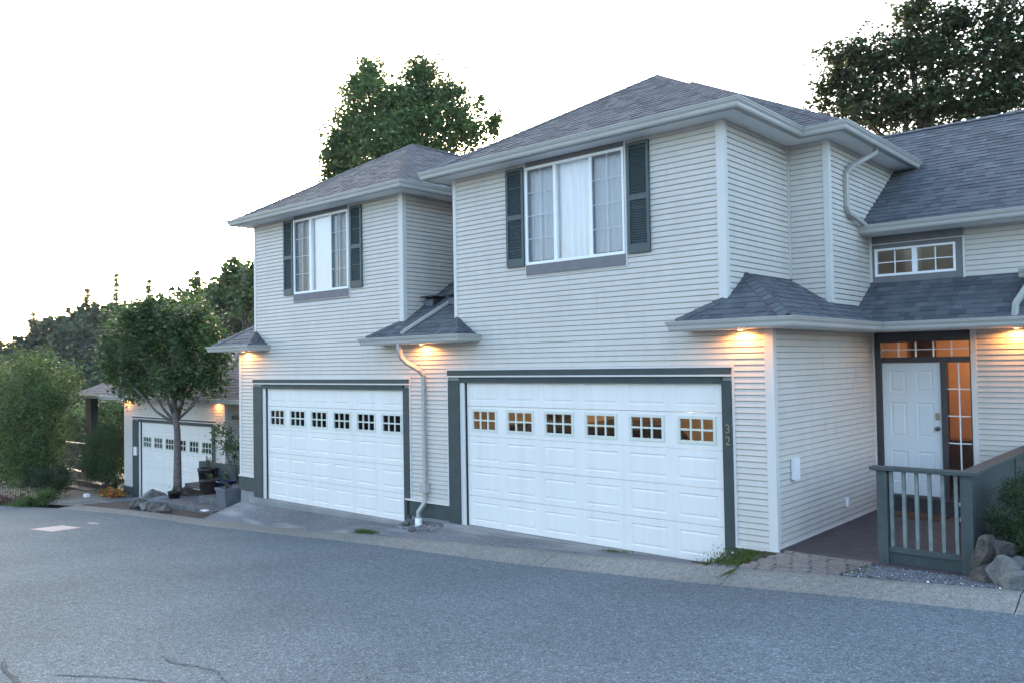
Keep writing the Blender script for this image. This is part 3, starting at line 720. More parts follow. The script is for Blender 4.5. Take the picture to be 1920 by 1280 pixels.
hip_cap(h1, (EXR, EYF, LZ + .01), (4.99, hipw, zw)); hip_cap(h1, (EXL, EYF, LZ + .01), (4.95, 0, zl(-EYF)))
gutter(h1, [(EXL, 0.0), (EXL, EYF), (EXR, EYF), (EXR, EYI), (XE, EYI)], LZ)
sf = MB(); LS = LZ - 0.125; sf.box(EXL, EXR, EYF, -0.03, LS, LS + 0.02); sf.box(5.65, EXR, -0.03, EYI, LS, LS + 0.02); sf.box(5.65, XE, EYI, 3.80, LS, LS + 0.02); sf.box(EXL, EXR, EYF - .001, EYF + .02, LS - .006, LZ); sf.box(EXR - .02, EXR + .001, EYF, EYI, LS - .006, LZ); sf.box(EXR, XE, EYI - .001, EYI + .02, LS - .006, LZ)
sf.build("soffit", "soffit", h1)
soffit_light(h1, 5.24, -0.13, LS, 5.0); soffit_light(h1, 7.70, 3.67, LS, 5.0)
# entry wall: door, sidelight, transom
YD = 3.807
ew = MB(); ew.box(5.50, 5.70, YD, YD + 0.12, 0.2, 3.3); ew.box(5.70, 7.06, YD, YD + 0.12, 3.04, 3.3); ew.box(7.06, XE, YD, YD + 0.12, 0.2, 3.3); ew.box(5.70, 7.06, YD - 0.02, YD + 0.1, 0.2, 0.56)
entry = ew.build("entry_wall", "sheath", h1)
planks(entry, 'x', YD, 7.14, XE, 0.40, 3.18)
B("corner_board", "trim_pale", h1, (7.062, 7.14, YD - 0.03, YD, 0.33, LS))
fr = B("door_frame", "brown_trim", h1, (5.66, 5.748, YD - 0.03, YD + 0.1, 0.56, 3.17), (6.63, 6.715, YD - 0.03, YD + 0.1, 0.585, 2.71), (7.045, 7.062, YD - 0.031, YD + 0.1, 0.585, 3.17),
       (5.748, 7.045, YD - 0.029, YD + 0.1, 2.69, 2.765), (5.748, 7.045, YD - 0.029, YD + 0.1, 3.02, 3.17))
B("door_sill", "metal_dark", h1, (5.70, 7.06, YD - 0.09, YD, 0.545, 0.585)); B("kick_board", "brown_trim", h1, (5.66, 7.06, YD - 0.045, YD - 0.021, 0.33, 0.544))
fd = B("front_door", "door_white", h1, (5.752, 6.626, YD + 0.03, YD + 0.06, 0.59, 2.685)); fd["label"] = "white six panel front door"
DW = 0.874; cells = [(0.0, 0.30, 0.62), (0.30, 0.99, 1.0), (0, 0, 0)]
def door_panels():
    cols = [(5.752, 6.189), (6.189, 6.626)]; rows = [(0.59, 1.40, .20, .12), (1.40, 2.14, .11, .09), (2.14, 2.685, .09, .13)]
    for (a, b) in cols:
        for (z0, z1, bb, tt) in rows:
            me = panel_mesh(b - a, z1 - z0 + 0.005, (.115, .075, bb, tt) if a < 6 else (.075, .115, bb, tt)); me.materials.clear(); me.materials.append(MATS["door_white"])
            inst("panel", me, fd, (a, YD + 0.015, z0 - 0.0025))
door_panels()
mb = MB(); mb.lathe((0, 0, 0), [(0.032, 0), (0.034, 0.01), (0.014, 0.02), (0.014, 0.04), (0.030, 0.05), (0.034, 0.065), (0.026, 0.082), (0.004, 0.088)], 16)
mb.v = [(6.565 + x, YD + 0.012 - z, 1.655 + y) for x, y, z in mb.v]; mb.build("door_knob", "metal_dark", fd, smooth=True)
B("deadbolt", "brass_old", fd, (6.535, 6.60, YD - 0.008, YD + 0.013, 1.79, 1.90), bevel=0.012)
def lites(parent, x0, x1, z0, z1, nx, nz, y, m="glass_lite"):
    w = B("window", "brown_trim", parent, (x0, x1, y - 0.012, y + 0.03, z0 - 0.0, z0 + 0.008), (x0, x1, y - 0.012, y + 0.03, z1 - 0.008, z1))
    for i in range(nx):
        for j in range(nz):
            a = x0 + (x1 - x0) * i / nx; b = x0 + (x1 - x0) * (i + 1) / nx; c = z0 + (z1 - z0) * j / nz; d = z0 + (z1 - z0) * (j + 1) / nz
            mb = MB(); mb.poly([(a, y, c), (b, y, c), (b, y, d), (a, y, d)]); mb.build("window_pane", m, w)
    bx = [(x0 + (x1 - x0) * i / nx - 0.009, x0 + (x1 - x0) * i / nx + 0.009, y - 0.012, y + 0.012, z0 + 0.008, z1 - 0.008) for i in range(1, nx)] + \
         [(x0, x1, y - 0.0115, y + 0.0115, z0 + (z1 - z0) * j / nz - 0.008, z0 + (z1 - z0) * j / nz + 0.008) for j in range(1, nz)]
    B("muntin", "win_white", w, *bx); return w
lites(h1, 6.715, 7.045, 0.60, 2.69, 2, 5, YD + 0.03); lites(h1, 5.748, 7.045, 2.765, 3.02, 5, 2, YD + 0.03)
# right wing upper wall with slider window
ww_ = MB(); wz = (5.70, 6.90, 4.08, 4.53); wall_x(ww_, YD, YD + 0.12, 5.615, XE, 3.5, 5.08, [wz]); wing = ww_.build("wing_wall", "sheath", h1)
planks(wing, 'x', YD, 7.03, XE, 3.95, 4.80)
sw_ = B("window", "win_white", h1, (5.70, 6.90, YD - 0.04, YD + 0.05, 4.08, 4.12), (5.70, 6.90, YD - 0.04, YD + 0.05, 4.495, 4.53), (5.70, 5.735, YD - 0.0405, YD + 0.05, 4.12, 4.495), (6.865, 6.90, YD - 0.0405, YD + 0.05, 4.12, 4.495), (6.27, 6.345, YD - 0.039, YD + 0.05, 4.12, 4.495), bevel=0.003)
for a, b in ((5.735, 6.27), (6.345, 6.865)):
    m_ = (a + b) / 2; zc = 4.3075
    B("muntin", "win_white", sw_, (m_ - 0.008, m_ + 0.008, YD, YD + 0.02, 4.12, 4.495), (a, b, YD + .0005, YD + 0.0195, zc - 0.008, zc + 0.008))
    for (p, q) in ((a, m_), (m_, b)):
        for (r, s) in ((4.12, zc), (zc, 4.495)):
            mb = MB(); mb.poly([(p, YD + 0.012, r), (q, YD + 0.012, r), (q, YD + 0.012, s), (p, YD + 0.012, s)]); mb.build("window_pane", "glass_lite", sw_)
B("window_trim", "board_brown", h1, (5.665, 7.0, YD - 0.03, YD, 4.53, 4.60), (6.90, 7.0, YD - 0.03, YD, 4.08, 4.53), (5.665, 5.70, YD - 0.03, YD, 4.08, 4.53), (5.665, 7.0, YD - 0.03, YD, 3.97, 4.08))
B("window_trim", "board_brown", h1, (5.665, 7.0, YD - 0.02, YD, 4.612, 4.80)); B("window_trim", "trim_pale", h1, (5.665, 7.03, YD - 0.034, YD, 4.60, 4.612), (7.0, 7.03, YD - 0.034, YD, 3.97, 4.60))
B("room_lining", "interior_beige", h1, (5.66, 7.2, 6.5, 6.55, 3.6, 4.9), (5.62, 5.66, YD + 0.12, 6.5, 3.6, 4.9), (7.2, 7.24, YD + 0.12, 6.5, 3.6, 4.9))
WZ = 4.865; WY = 3.34
gutter(h1, [(5.62, WY), (XE, WY)], WZ)
ridge_y = 6.75
roof(h1, [[(5.5, WY, WZ), (XE, WY, WZ), (XE, ridge_y, WZ + 0.655 * (ridge_y - WY)), (5.5, ridge_y, WZ + 0.655 * (ridge_y - WY))], [(4.3, ridge_y - 1.6, WZ + 0.655 * (ridge_y - WY - 1.6)), (5.5, ridge_y - 1.6, WZ + 0.655 * (ridge_y - WY - 1.6)), (5.5, ridge_y, WZ + 0.655 * (ridge_y - WY)), (4.3, ridge_y, WZ + 0.655 * (ridge_y - WY))],
          [(5.5, 10.2, WZ), (5.5, ridge_y, WZ + .655 * (ridge_y - WY)), (XE, ridge_y, WZ + .655 * (ridge_y - WY)), (XE, 10.2, WZ)]], name="wing_roof")
hip_cap(h1, (4.3, ridge_y, WZ + 0.655 * (ridge_y - WY)), (XE, ridge_y, WZ + 0.655 * (ridge_y - WY)))
B("soffit", "soffit", h1, (5.62, XE, WY, YD, WZ - 0.125, WZ - 0.105), (5.62, XE, WY - .001, WY + .02, WZ - .13, WZ))
downspout(h1, [(5.95, 3.20, SZ + 0.02), (5.95, 3.17, SZ - 0.07), (5.72, 2.75, 5.72), (5.67, 2.66, 5.60), (5.67, 2.66, 5.10), (5.69, 2.72, 5.00), (5.72, 3.05, 4.92), (5.72, 3.28, 4.88), (5.72, 3.34, 4.84)])
downspout(h1, [(8.02, 3.0, 4.0), (8.00, 2.95, 3.75), (7.86, 2.82, 3.48), (7.85, 2.78, 3.30)])
gutter(h1, [(7.86, 3.15), (XE, 3.15)], 3.98)
B("bay_fascia", "gutter", h1, (7.86, XE, 3.15, 3.80, 3.86, 3.975))
# wall boxes
mb = MB(); mb.box(5.64, 5.675, 0.43, 0.62, 1.175, 1.455); bo = mb.build("meter_box", "white_plastic", h1, bevel=0.006); bo["label"] = "small white wall box with a hanging cover"
B("box_lid", "white_plastic", bo, (5.676, 5.684, 0.425, 0.625, 1.165, 1.46), bevel=0.003); B("outlet_box", "white_plastic", h1, (5.63, 5.665, 2.38, 2.46, 0.55, 0.68), bevel=0.008)
# interiors
B("interior_wall", "interior_beige", h1, (-0.42, -0.40, 0.12, 6.2, 0.0, 2.75), (5.47, 5.49, 0.12, 6.2, 0, 2.75), (-0.4, 5.47, 6.2, 6.22, 0, 2.75))
B("interior_ceiling", "interior_beige", h1, (-0.42, 5.49, 0.12, 6.22, 2.75, 2.78)); B("garage_floor", "concrete", h1, (-0.42, 5.49, 0.12, 6.22, -0.06, 0.0))
B("interior_wall", "interior_orange", h1, (5.64, 5.68, YD + 0.12, 6.9, 0.5, 3.2), (8.0, 8.04, YD + 0.12, 6.9, 0.5, 3.2), (5.68, 8.0, 6.9, 6.94, 0.5, 3.2))
B("interior_ceiling", "interior_orange", h1, (5.64, 8.04, YD + 0.12, 6.94, 3.2, 3.24)); B("interior_floor", "deck_wood", h1, (5.64, 8.04, YD + 0.12, 6.94, 0.52, 0.56))
def room_lamp(loc, e, col, parent, name="ceiling_lamp"):
    mb = MB(); mb.lathe((loc[0], loc[1], loc[2] + 0.12), [(0.02, 0.05), (0.15, 0.05), (0.16, 0.0), (0.10, -0.05), (0.01, -0.06)], 20); mb.build(name, "bulb", parent)
    d = bpy.data.lights.new("room_lamp", 'POINT'); d.energy = e; d.color = col; d.shadow_soft_size = 0.12; l = bpy.data.objects.new("room_lamp", d); COL.objects.link(l); l.location = (loc[0], loc[1], loc[2] - 0.02)
B("cabinet", "brown_trim", h1, (-0.38, 0.1, 1.2, 2.6, 0.0, 1.62)); B("cabinet", "interior_orange", h1, (-0.38, 0.0, 3.0, 4.2, 1.0, 2.1)); B("shelf", "win_white", h1, (-0.38, 0.12, 2.7, 5.6, 1.78, 1.80)); B("shelf_box", "brown_trim", h1, (-0.36, 0.05, 2.8, 3.1, 1.801, 2.05)); B("shelf_box", "interior_orange", h1, (2.3, 2.9, 6.0, 6.19, 1.2, 1.9)); B("cabinet", "interior_dark", h1, (3.4, 4.6, 5.6, 6.19, 0.0, 1.95))
for xx in (1.9, 3.0):
    mb = MB(); mb.beam((xx, 0.2, 2.55), (xx, 3.6, 2.50), .03, .06); mb.build("door_track", "metal_dark", h1)
room_lamp((2.6, 3.2, 2.55), 13, (1.0, 0.76, 0.46), h1); room_lamp((6.9, 6.0, 2.9), 2.2, (1.0, 0.64, 0.36), h1)
B("dark_panel", "wood_brown", h1, (5.7, 6.1, 5.6, 5.7, 1.4, 3.2)); B("shade_box", "wood_brown", h1, (5.7, 7.0, 5.3, 5.7, 0.56, 1.35))  # brown boxes added to darken the transom and the sidelight's unlit lower part
B("wall_clock", "brown_trim", h1, (6.9, 7.1, 5.6, 5.64, 1.9, 2.1))

# car inside the garage
car = empty("parked_car", (1.25, 3.6, 0.0), label="dark car parked inside the lit garage, seen through the door windows", cat="car")
def prism_y(mb, pts, x0, x1, mi=0):
    n = len(pts); b = len(mb.v)
    for x in (x0, x1):
        for (y, z) in pts: mb.v.append((x, y, z))
    mb.f.append(tuple(b + i for i in range(n))); mb.f.append(tuple(b + n + i for i in reversed(range(n)))); mb.m += [mi, mi]
    for i in range(n): j = (i + 1) % n; mb.f.append((b + i, b + i + n, b + j + n, b + j)); mb.m.append(mi)
mb = MB(); prism_y(mb, [(1.35, 0.3), (1.30, 0.75), (1.40, 0.98), (5.75, 0.98), (5.85, 0.7), (5.80, 0.3)], 0.35, 2.15); mb.build("body", "car_paint", car, bevel=0.06)
mb = MB(); prism_y(mb, [(1.42, 0.98), (1.70, 1.50), (2.0, 1.60), (3.7, 1.62), (4.5, 1.0)], 0.48, 2.02); mb.build("cabin", "car_paint", car, bevel=0.05)
mb = MB(); mb.poly([(0.6, 1.475, 1.10), (1.9, 1.475, 1.10), (1.85, 1.66, 1.46), (0.65, 1.66, 1.46)]); mb.build("rear_window", "glass_dark", car)
for x in (0.40, 1.93):
    for y in (2.2, 4.9):
        mb = MB(); mb.tube([(x, y, 0.33), (x + 0.2, y, 0.33)], 0.33, 24); w = mb.build("wheel", "black_plastic", car)
        mb = MB(); mb.tube([(x - 0.005, y, 0.33), (x + 0.205, y, 0.33)], 0.2, 16); mb.build("rim", "metal_dark", w)
for x in (0.45, 1.85): B("tail_light", "flower_red", car, (x, x + 0.2, 1.29, 1.33, 0.75, 0.9), bevel=0.01)

# ================================================================== HOUSE 2
h2 = empty("townhouse", (-4.2, 2.0, -0.15), label="middle pale townhouse, its upper window half covered by a plain white blind", cat="townhouse", group="row of joined townhouses with pale siding")
win2 = (-5.134, -3.237, 4.341, 5.936); SZ2 = 6.03
fw = MB(); wall_x(fw, 0.0, 0.12, -7.405, XB - 0.001, -0.2, 3.57, [(-6.36, -1.64, -0.3, 2.37)]); wall_x(fw, 0.0, 0.12, -6.723, -1.607, 3.57, SZ2 + 0.05, [win2])
front2 = fw.build("front_wall", "sheath", h2)
planks(front2, 'x', 0.0, -7.39, XB - 0.001, 0.313, 3.55, [(-6.80, -1.461, -0.3, 2.555)])
planks(front2, 'x', 0.0, -6.70, -1.70, 3.5805, SZ2, [(-5.165, -3.205, 4.17, 7.0)])
sw = MB(); sw.box(-1.72, -1.607, 0.12, 8.0, 3.3, SZ2 + 0.05); side2 = sw.build("side_wall", "sheath", h2); planks(side2, 'y', -1.607, 0.05, 5.5, 3.66, SZ2)
sw = MB(); sw.box(-7.405, -7.29, 0.12, 4.2, -0.5, 3.4); sw.box(-6.723, -6.60, 0.12, 8, 3.3, SZ2 + .05); sw.box(-6.7, -1.6, 7.9, 8.0, 0, SZ2); sw.build("side_wall", "sheath", h2)
corner_board(h2, -1.607, 0.0, 3.60, SZ2 + 0.005); corner_board(h2, -6.723, 0.0, 3.60, SZ2 + .005, w=0.05, sx=-1); corner_board(h2, -7.405, 0.0, 0.30, 3.2, w=0.06, sx=-1)
B("base_trim", "trim_pale", h2, (-7.44, -6.78, -0.06, 0, 0.295, 0.325)); B("base_board", "post_dark", h2, (-7.43, -6.80, -0.045, 0, -0.02, 0.294)); B("foundation", "concrete", h2, (-7.40, -6.8, -0.01, 0.05, -0.7, -0.021))
B("base_trim", "trim_pale", h2, (-1.56, XB - 0.001, -0.075, 0.0, 0.295, 0.325)); B("base_board", "post_dark", h2, (-1.54, XB - 0.001, -0.045, 0.0, 0.02, 0.294)); B("foundation", "concrete", h2, (-1.54, XB - 0.001, -0.01, 0.05, -0.3, 0.019))
garage_frame(h2, -6.31, -1.64, -6.80, -1.461, 0.0, -0.135, 2.345, 2.555)
garage_door(h2, -6.31, -1.64, 0.03, -0.135, 2.345)
B("interior_wall", "interior_dark", h2, (-6.8, -1.3, 0.8, 0.82, -0.1, 2.7))  # near-black sheet behind the panes stands in for the unlit garage
big_window(h2, (-5.134, -4.555, -4.480, -3.860, -3.790, -3.237), 4.341, 5.936, 0.0)
B("window_head", "board_brown", h2, (-5.165, -3.21, -0.03, 0.05, 5.937, SZ2)); B("window_apron", "board_brown", h2, (-5.14, -3.235, -0.05, 0.0, 4.19, 4.340))
B("window_trim", "trim_pale", h2, (-5.17, -5.142, -0.032, 0.0, 4.17, SZ2), (-3.233, -3.205, -0.032, 0.0, 4.17, SZ2), (-5.142, -3.233, -0.0315, 0.0, 4.17, 4.189))
shutter(h2, -5.51, -5.155, 4.338, 5.965, -0.012); shutter(h2, -3.155, -2.79, 4.338, 5.965, -0.012)
o = B("window_blind", "curtain", None, (-4.62, -3.72, 0.066, 0.070, 4.28, 5.98)); tag(o, label="plain white blind in the middle pane of the middle house's upper window", cat="blind")
curtain("lace_curtain", -4.98, -3.2, 0.20, 4.28, 5.98, "curtain_warm", "grey lace curtain behind the side panes of the middle house's upper window", "curtain", amp=0.012, seed=5)
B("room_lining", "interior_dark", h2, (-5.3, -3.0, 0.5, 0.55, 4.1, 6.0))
zt2 = 6.145; xl2, xr2 = -6.723 - OV, -1.607 + OV; hw = (xr2 - xl2) / 2; ap2 = ((xl2 + xr2) / 2, -OV + hw, zt2 + hw * 0.60); rb2 = (ap2[0], 9.0, ap2[2])
roof(h2, [[(xl2, -OV, zt2), (xr2, -OV, zt2), ap2], [(xr2, -OV, zt2), (xr2, 9.0, zt2), rb2, ap2], [(xl2, 9.0, zt2), (xl2, -OV, zt2), ap2, rb2]])
hip_cap(h2, (xl2, -OV, zt2 + .01), ap2); hip_cap(h2, (xr2, -OV, zt2 + .01), ap2); hip_cap(h2, ap2, rb2)
gutter(h2, [(xl2, 8.0), (xl2, -OV), (xr2, -OV), (xr2, 8.0)], zt2)
sf = MB(); sf.box(xl2, xr2, -OV, -0.0005, SZ2 - 0.004, SZ2 + 0.02); sf.box(-1.606, xr2, 0, 8, SZ2 - .004, SZ2 + .02); sf.box(xl2, -6.724, 0, 8, SZ2 - .004, SZ2 + .02); sf.box(xl2, xr2, -OV - .001, -OV + .02, SZ2 - .01, zt2); sf.box(xr2 - .02, xr2 + .001, -OV, 8, SZ2 - .01, zt2); sf.build("soffit", "soffit", h2)
# small roof between the two upper floors
GL, GR, GY = -2.274 + 0.12, 0.416 - 0.12, -0.467; LZ2 = 3.292; hh = 0.467 * PL
a1, b1 = -1.607, -0.205
rid = zl(-GY) - 0.008
up = 5.0
roof(h2, [[(GL, GY, LZ2), (GR, GY, LZ2), (b1, GY + 0.5, LZ2 + PL * 0.5), (a1, GY + 0.5, LZ2 + PL * 0.5)], [(a1, GY + 0.5, LZ2 + PL * 0.5), (b1, GY + 0.5, LZ2 + PL * 0.5), (b1, up, LZ2 + PL * (up - GY)), (a1, up, LZ2 + PL * (up - GY))],
          [(GL, 0.1, LZ2), (GL, GY, LZ2), (GL - GY, 0.0, LZ2 + hh), (GL - GY, 0.1, LZ2 + hh)], [(GR, GY, LZ2), (GR, 0.1, LZ2), (GR + GY, 0.1, LZ2 + hh), (GR + GY, 0.0, LZ2 + hh)]], name="link_roof")
hip_cap(h2, (GR, GY, LZ2 + .01), (GR + GY, 0, LZ2 + hh), w=0.1); hip_cap(h2, (GL, GY, LZ2 + .01), (GL - GY, 0, LZ2 + hh), w=0.1)
gutter(h2, [(GL, 0.0), (GL, GY), (GR, GY), (GR, 0.0)], LZ2)
B("soffit", "soffit", h2, (GL, GR, GY, -0.03, LZ2 - 0.125, LZ2 - 0.105), (GL, GR, GY - .001, GY + .02, LZ2 - .13, LZ2))
def roof_z(y): return LZ2 + PL * (y - GY)
downspout(h2, [(-1.18, -0.44, LZ2 + 0.05), (-1.16, -0.36, roof_z(-0.36) + 0.05), (-0.25, 2.0, roof_z(2.0) + 0.05)], 0.038)
for vx, vy in ((-1.35, 0.45), (-0.72, 0.45)):
    v = B("roof_vent", "vent_black", h2, (vx - 0.12, vx + 0.12, vy - 0.03, vy + 0.22, roof_z(vy) - 0.02, roof_z(vy) + 0.16), bevel=0.02); B("vent_hood", "vent_black", v, (vx - 0.17, vx + 0.17, vy - 0.12, vy + 0.24, roof_z(vy) + 0.161, roof_z(vy) + 0.19), bevel=0.01)
    B("vent_flap", "slate_planter", v, (vx - 0.10, vx + 0.10, vy - 0.045, vy - 0.031, roof_z(vy) - 0.0, roof_z(vy) + 0.12))
downspout(h2, [(-1.18, -0.50, LZ2 - 0.12), (-1.17, -0.50, LZ2 - 0.22), (-1.17, -0.46, LZ2 - 0.36), (-1.14, -0.36, LZ2 - 0.46), (-1.02, -0.16, LZ2 - 0.60), (-1.0, -0.085, LZ2 - 0.70), (-1.0, -0.075, 0.65), (-1.0, -0.075, 0.32), (-1.03, -0.14, 0.22), (-1.06, -0.19, 0.14), (-1.06, -0.19, -0.04)], 0.044)
B("pipe_strap", "gutter", h2, (-1.075, -0.925, -0.15, -0.02, 0.48, 0.66), bevel=0.01)
mb = MB(); mb.tube([(-1.06, -0.19, 0.03), (-1.06, -0.19, -0.07), (-1.02, -0.24, -0.10)], 0.062, 12); mb.build("drain_collar", "white_plastic", h2, smooth=True)
soffit_light(h2, -0.98, -0.14, LZ2 - 0.125, 5.5)
# left lower roof of house 2
HL, HR = -7.95 + 0.12, -6.10 - 0.12; a2 = -6.723
roof(h2, [[(HL, GY, LZ2), (HR, GY, LZ2), (HR + GY, 0.0, LZ2 + hh), (HL - GY, 0.0, LZ2 + hh)], [(HL - GY, 0.0, LZ2 + hh), (a2, 0.0, LZ2 + hh), (a2, GY + (a2 - HL), LZ2 + PL * (a2 - HL))],
          [(HR, GY, LZ2), (HR, 0.1, LZ2), (HR + GY, 0.1, LZ2 + hh), (HR + GY, 0.0, LZ2 + hh)], [(HL, 3.0, LZ2), (HL, GY, LZ2), (a2, GY + (a2 - HL), LZ2 + PL * (a2 - HL)), (a2, 3.0, LZ2 + PL * (a2 - HL))]], name="lower_roof")
hip_cap(h2, (HL, GY, LZ2 + .01), (a2, GY + (a2 - HL), LZ2 + PL * (a2 - HL)), w=.1); hip_cap(h2, (HR, GY, LZ2 + .01), (HR + GY, 0, LZ2 + hh), w=.1)
gutter(h2, [(HL, 3.0), (HL, GY), (HR, GY), (HR, 0.0)], LZ2)
B("soffit", "soffit", h2, (HL, HR, GY, -0.03, LZ2 - 0.125, LZ2 - 0.105), (HL, -7.43, -0.03, 3.0, LZ2 - 0.125, LZ2 - 0.105), (HL, HR, GY - .001, GY + .02, LZ2 - .13, LZ2))
soffit_light(h2, -7.05, -0.13, LZ2 - 0.125, 5.0)
# recessed porch of house 2
pw = MB(); pw.box(-11.6, -7.4, 4.2, 4.3, -0.6, 3.0); rec = pw.build("porch_wall", "sheath", h2); planks(rec, 'x', 4.2, -11.5, -7.4, 0.1, 2.6)
B("porch_post", "post_dark", h2, (-10.2, -10.0, 2.1, 2.3, -0.3, 1.85)); B("porch_header", "post_dark", h2, (-11.5, -7.5, 2.1, 2.25, 1.35, 1.45))
for i in range(9): B("baluster", "baluster", h2, (-9.8 + i * 0.24, -9.75 + i * 0.24, 2.15, 2.19, -0.05, 1.35))
B("porch_rail", "rail_green", h2, (-11.3, -7.5, 1.0, 1.1, -0.15, 0.28)); B("porch_floor", "deck_wood", h2, (-11.5, -7.42, 0.7, 4.2, -0.40, -0.30))
mb = MB(); mb.beam((-10.1, 2.1, 1.3), (-9.2, 2.1, 1.75), 0.08, 0.08); mb.build("brace", "baluster", h2)

# ================================================================== HOUSE 3 (far left)
h3 = empty("townhouse", (-14.8, 4.0, -1.3), label="farthest townhouse, single storey front with garage half hidden behind the small tree", cat="townhouse", group="row of joined townhouses with pale siding")
Y3 = 1.983
fw = MB(); wall_x(fw, Y3, Y3 + 0.12, -18.14, -11.64, -1.5, 1.8, [(-17.0, -12.36, -1.6, 1.14)]); front3 = fw.build("front_wall", "sheath", h3)
planks(front3, 'x', Y3, -18.1, -11.7, -1.05, 1.80, [(-17.53, -12.17, -2, 1.30)], zref=-1.048)
corner_board(h3, -11.64, Y3, -1.05, 1.8, w=0.12); corner_board(h3, -18.14, Y3, -1.05, 1.8, w=0.06, sx=-1)
garage_frame(h3, -16.96, -12.36, -17.505, -12.14, Y3, -1.357, 1.125, 1.30)
garage_door(h3, -16.96, -12.36, Y3 + 0.03, -1.357, 1.125); B("interior_wall", "interior_dark", h3, (-17.3, -12, Y3 + .8, Y3 + .82, -1.3, 1.4))  # last box: near-black backing, darkness of the unlit garage put into its colour
B("base_board", "post_dark", h3, (-18.2, -17.51, Y3 - 0.05, Y3, -1.30, -1.08), (-12.13, -11.6, Y3 - 0.05, Y3, -1.30, -1.08)); B("foundation", "concrete", h3, (-18.15, -17.51, Y3 - .01, Y3 + .05, -1.7, -1.3), (-12.1, -11.6, Y3 - .01, Y3 + .05, -1.7, -1.3))
B("keypad_box", "white_plastic", h3, (-17.32, -17.12, Y3 - 0.10, Y3 - 0.046, 0.0, 0.28), bevel=0.01)
sw = MB(); sw.box(-11.76, -11.64, Y3 + 0.12, 4.3, -1.5, 1.9); s3 = sw.build("side_wall", "sheath", h3); planks(s3, 'y', -11.64, Y3 + 0.05, 4.2, -1.05, 1.8, zref=-1.048)
sw = MB(); sw.box(-20.6, -18.1, 5.0, 5.1, -1.5, 1.9); sw.box(-18.14, -18.02, Y3 + .12, 5.0, -1.5, 1.9); s3 = sw.build("side_wall", "sheath", h3); planks(s3, 'x', 5.0, -20.6, -18.15, -1.05, 1.8, zref=-1.048)
GZ = 1.95; GY3 = 1.5
rp_ = lambda y: GZ + 0.65 * (y - GY3)
roof(h3, [[(-18.7, GY3, GZ), (-7.5, GY3, GZ), (-7.5, 6.2, rp_(6.2)), (-12.9, 6.2, rp_(6.2))], [(-18.7, 9.0, GZ), (-18.7, GY3, GZ), (-12.9, 6.2, rp_(6.2))]], name="roof")
gutter(h3, [(-18.7, 5.0), (-18.7, GY3), (-7.85, GY3)], GZ)
B("soffit", "soffit", h3, (-18.7, -7.85, GY3, Y3 - 0.03, GZ - 0.125, GZ - 0.105)); B("fascia", "soffit", h3, (-18.7, -7.85, GY3 - .001, GY3 + .02, GZ - .13, GZ))
soffit_light(h3, -11.95, 1.84, GZ - 0.125, 2.8); soffit_light(h3, -17.85, 1.84, GZ - 0.125, 2.2)
# porch at the left end
PZ = 1.93
roof(h3, [[(-22.85, 2.1, PZ), (-18.2, 2.1, PZ), (-18.2, 4.2, PZ + 0.5 * 2.1), (-20.9, 4.2, PZ + 0.5 * 2.1)], [(-22.85, 6.0, PZ), (-22.85, 2.1, PZ), (-20.9, 4.2, PZ + 1.05)]], name="porch_roof")
gutter(h3, [(-22.85, 5.9), (-22.85, 2.1), (-18.75, 2.1)], PZ); B("soffit", "soffit", h3, (-22.85, -18.8, 2.1, 5.0, PZ - 0.125, PZ - 0.105))
B("porch_post", "post_dark", h3, (-22.5, -22.0, 2.4, 2.65, -1.0, 1.81)); B("porch_floor", "deck_wood", h3, (-25.0, -18.3, 2.45, 5.0, -1.12, -1.02)); B("porch_skirt", "post_dark", h3, (-25.0, -20.0, 2.44, 2.5, -1.7, -1.12))
B("porch_rail", "rail_green", h3, (-25.1, -22.5, 2.42, 2.54, -0.0, 0.06), (-25.1, -22.5, 2.44, 2.52, -0.95, -0.88)); B("porch_post", "rail_green", h3, (-22.95, -22.8, 2.4, 2.55, -1.0, 0.0)); B("porch_post", "rail_green", h3, (-25.1, -24.98, 2.4, 2.55, -1.0, 0.0))
for i in range(15): B("baluster", "rail_green", h3, (-24.9 + i * 0.14, -24.84 + i * 0.14, 2.46, 2.50, -0.88, 0.0))
B("porch_step", "deck_wood", h3, (-22.2, -20.0, 1.95, 2.44, -1.28, -1.20), (-22.2, -20.0, 1.97, 2.42, -1.6, -1.28)); B("porch_step", "deck_wood", h3, (-22.2, -20.2, 1.55, 1.95, -1.42, -1.36), (-22.2, -20.2, 1.57, 1.93, -1.7, -1.42))
finish_shingles()

# ================================================================== DECK, RAILING, PATH
deck = empty("deck", (6.7, 1.9, 0.2), label="dark brown wooden deck in front of the white front door", cat="deck")
y = 0.02
while y < 3.76:
    w = 0.138; B("deck_board", "deck_wood", deck, (5.66, 7.98, y, min(3.77, y + w), 0.305 + random.uniform(-.001, .001), 0.332 + random.uniform(-.0012, .0012))); y += w + 0.006
B("rim_board", "deck_wood", deck, (5.66, 7.98, -0.02, 0.018, 0.10, 0.330)); B("joist", "deck_wood", deck, (5.7, 7.9, 0.05, 3.7, 0.05, 0.29))
rl = empty("deck_railing", (7.4, 0.12, 0.33), label="grey green wooden railing with pale worn balusters along the deck", cat="railing")
B("post", "rail_green", rl, (6.85, 6.97, 0.06, 0.18, 0.24, 1.43), bevel=0.006); B("post", "rail_green", rl, (7.76, 7.885, 0.06, 0.18, 0.20, 1.43), bevel=0.006); B("post", "rail_green", rl, (7.77, 7.89, 2.35, 2.47, 0.3, 1.43), bevel=0.006)
B("handrail", "rail_green", rl, (6.78, 7.92, 0.03, 0.20, 1.43, 1.475), bevel=0.006); B("handrail", "rail_green", rl, (7.75, 7.92, 0.201, 3.75, 1.43, 1.475), bevel=0.006)
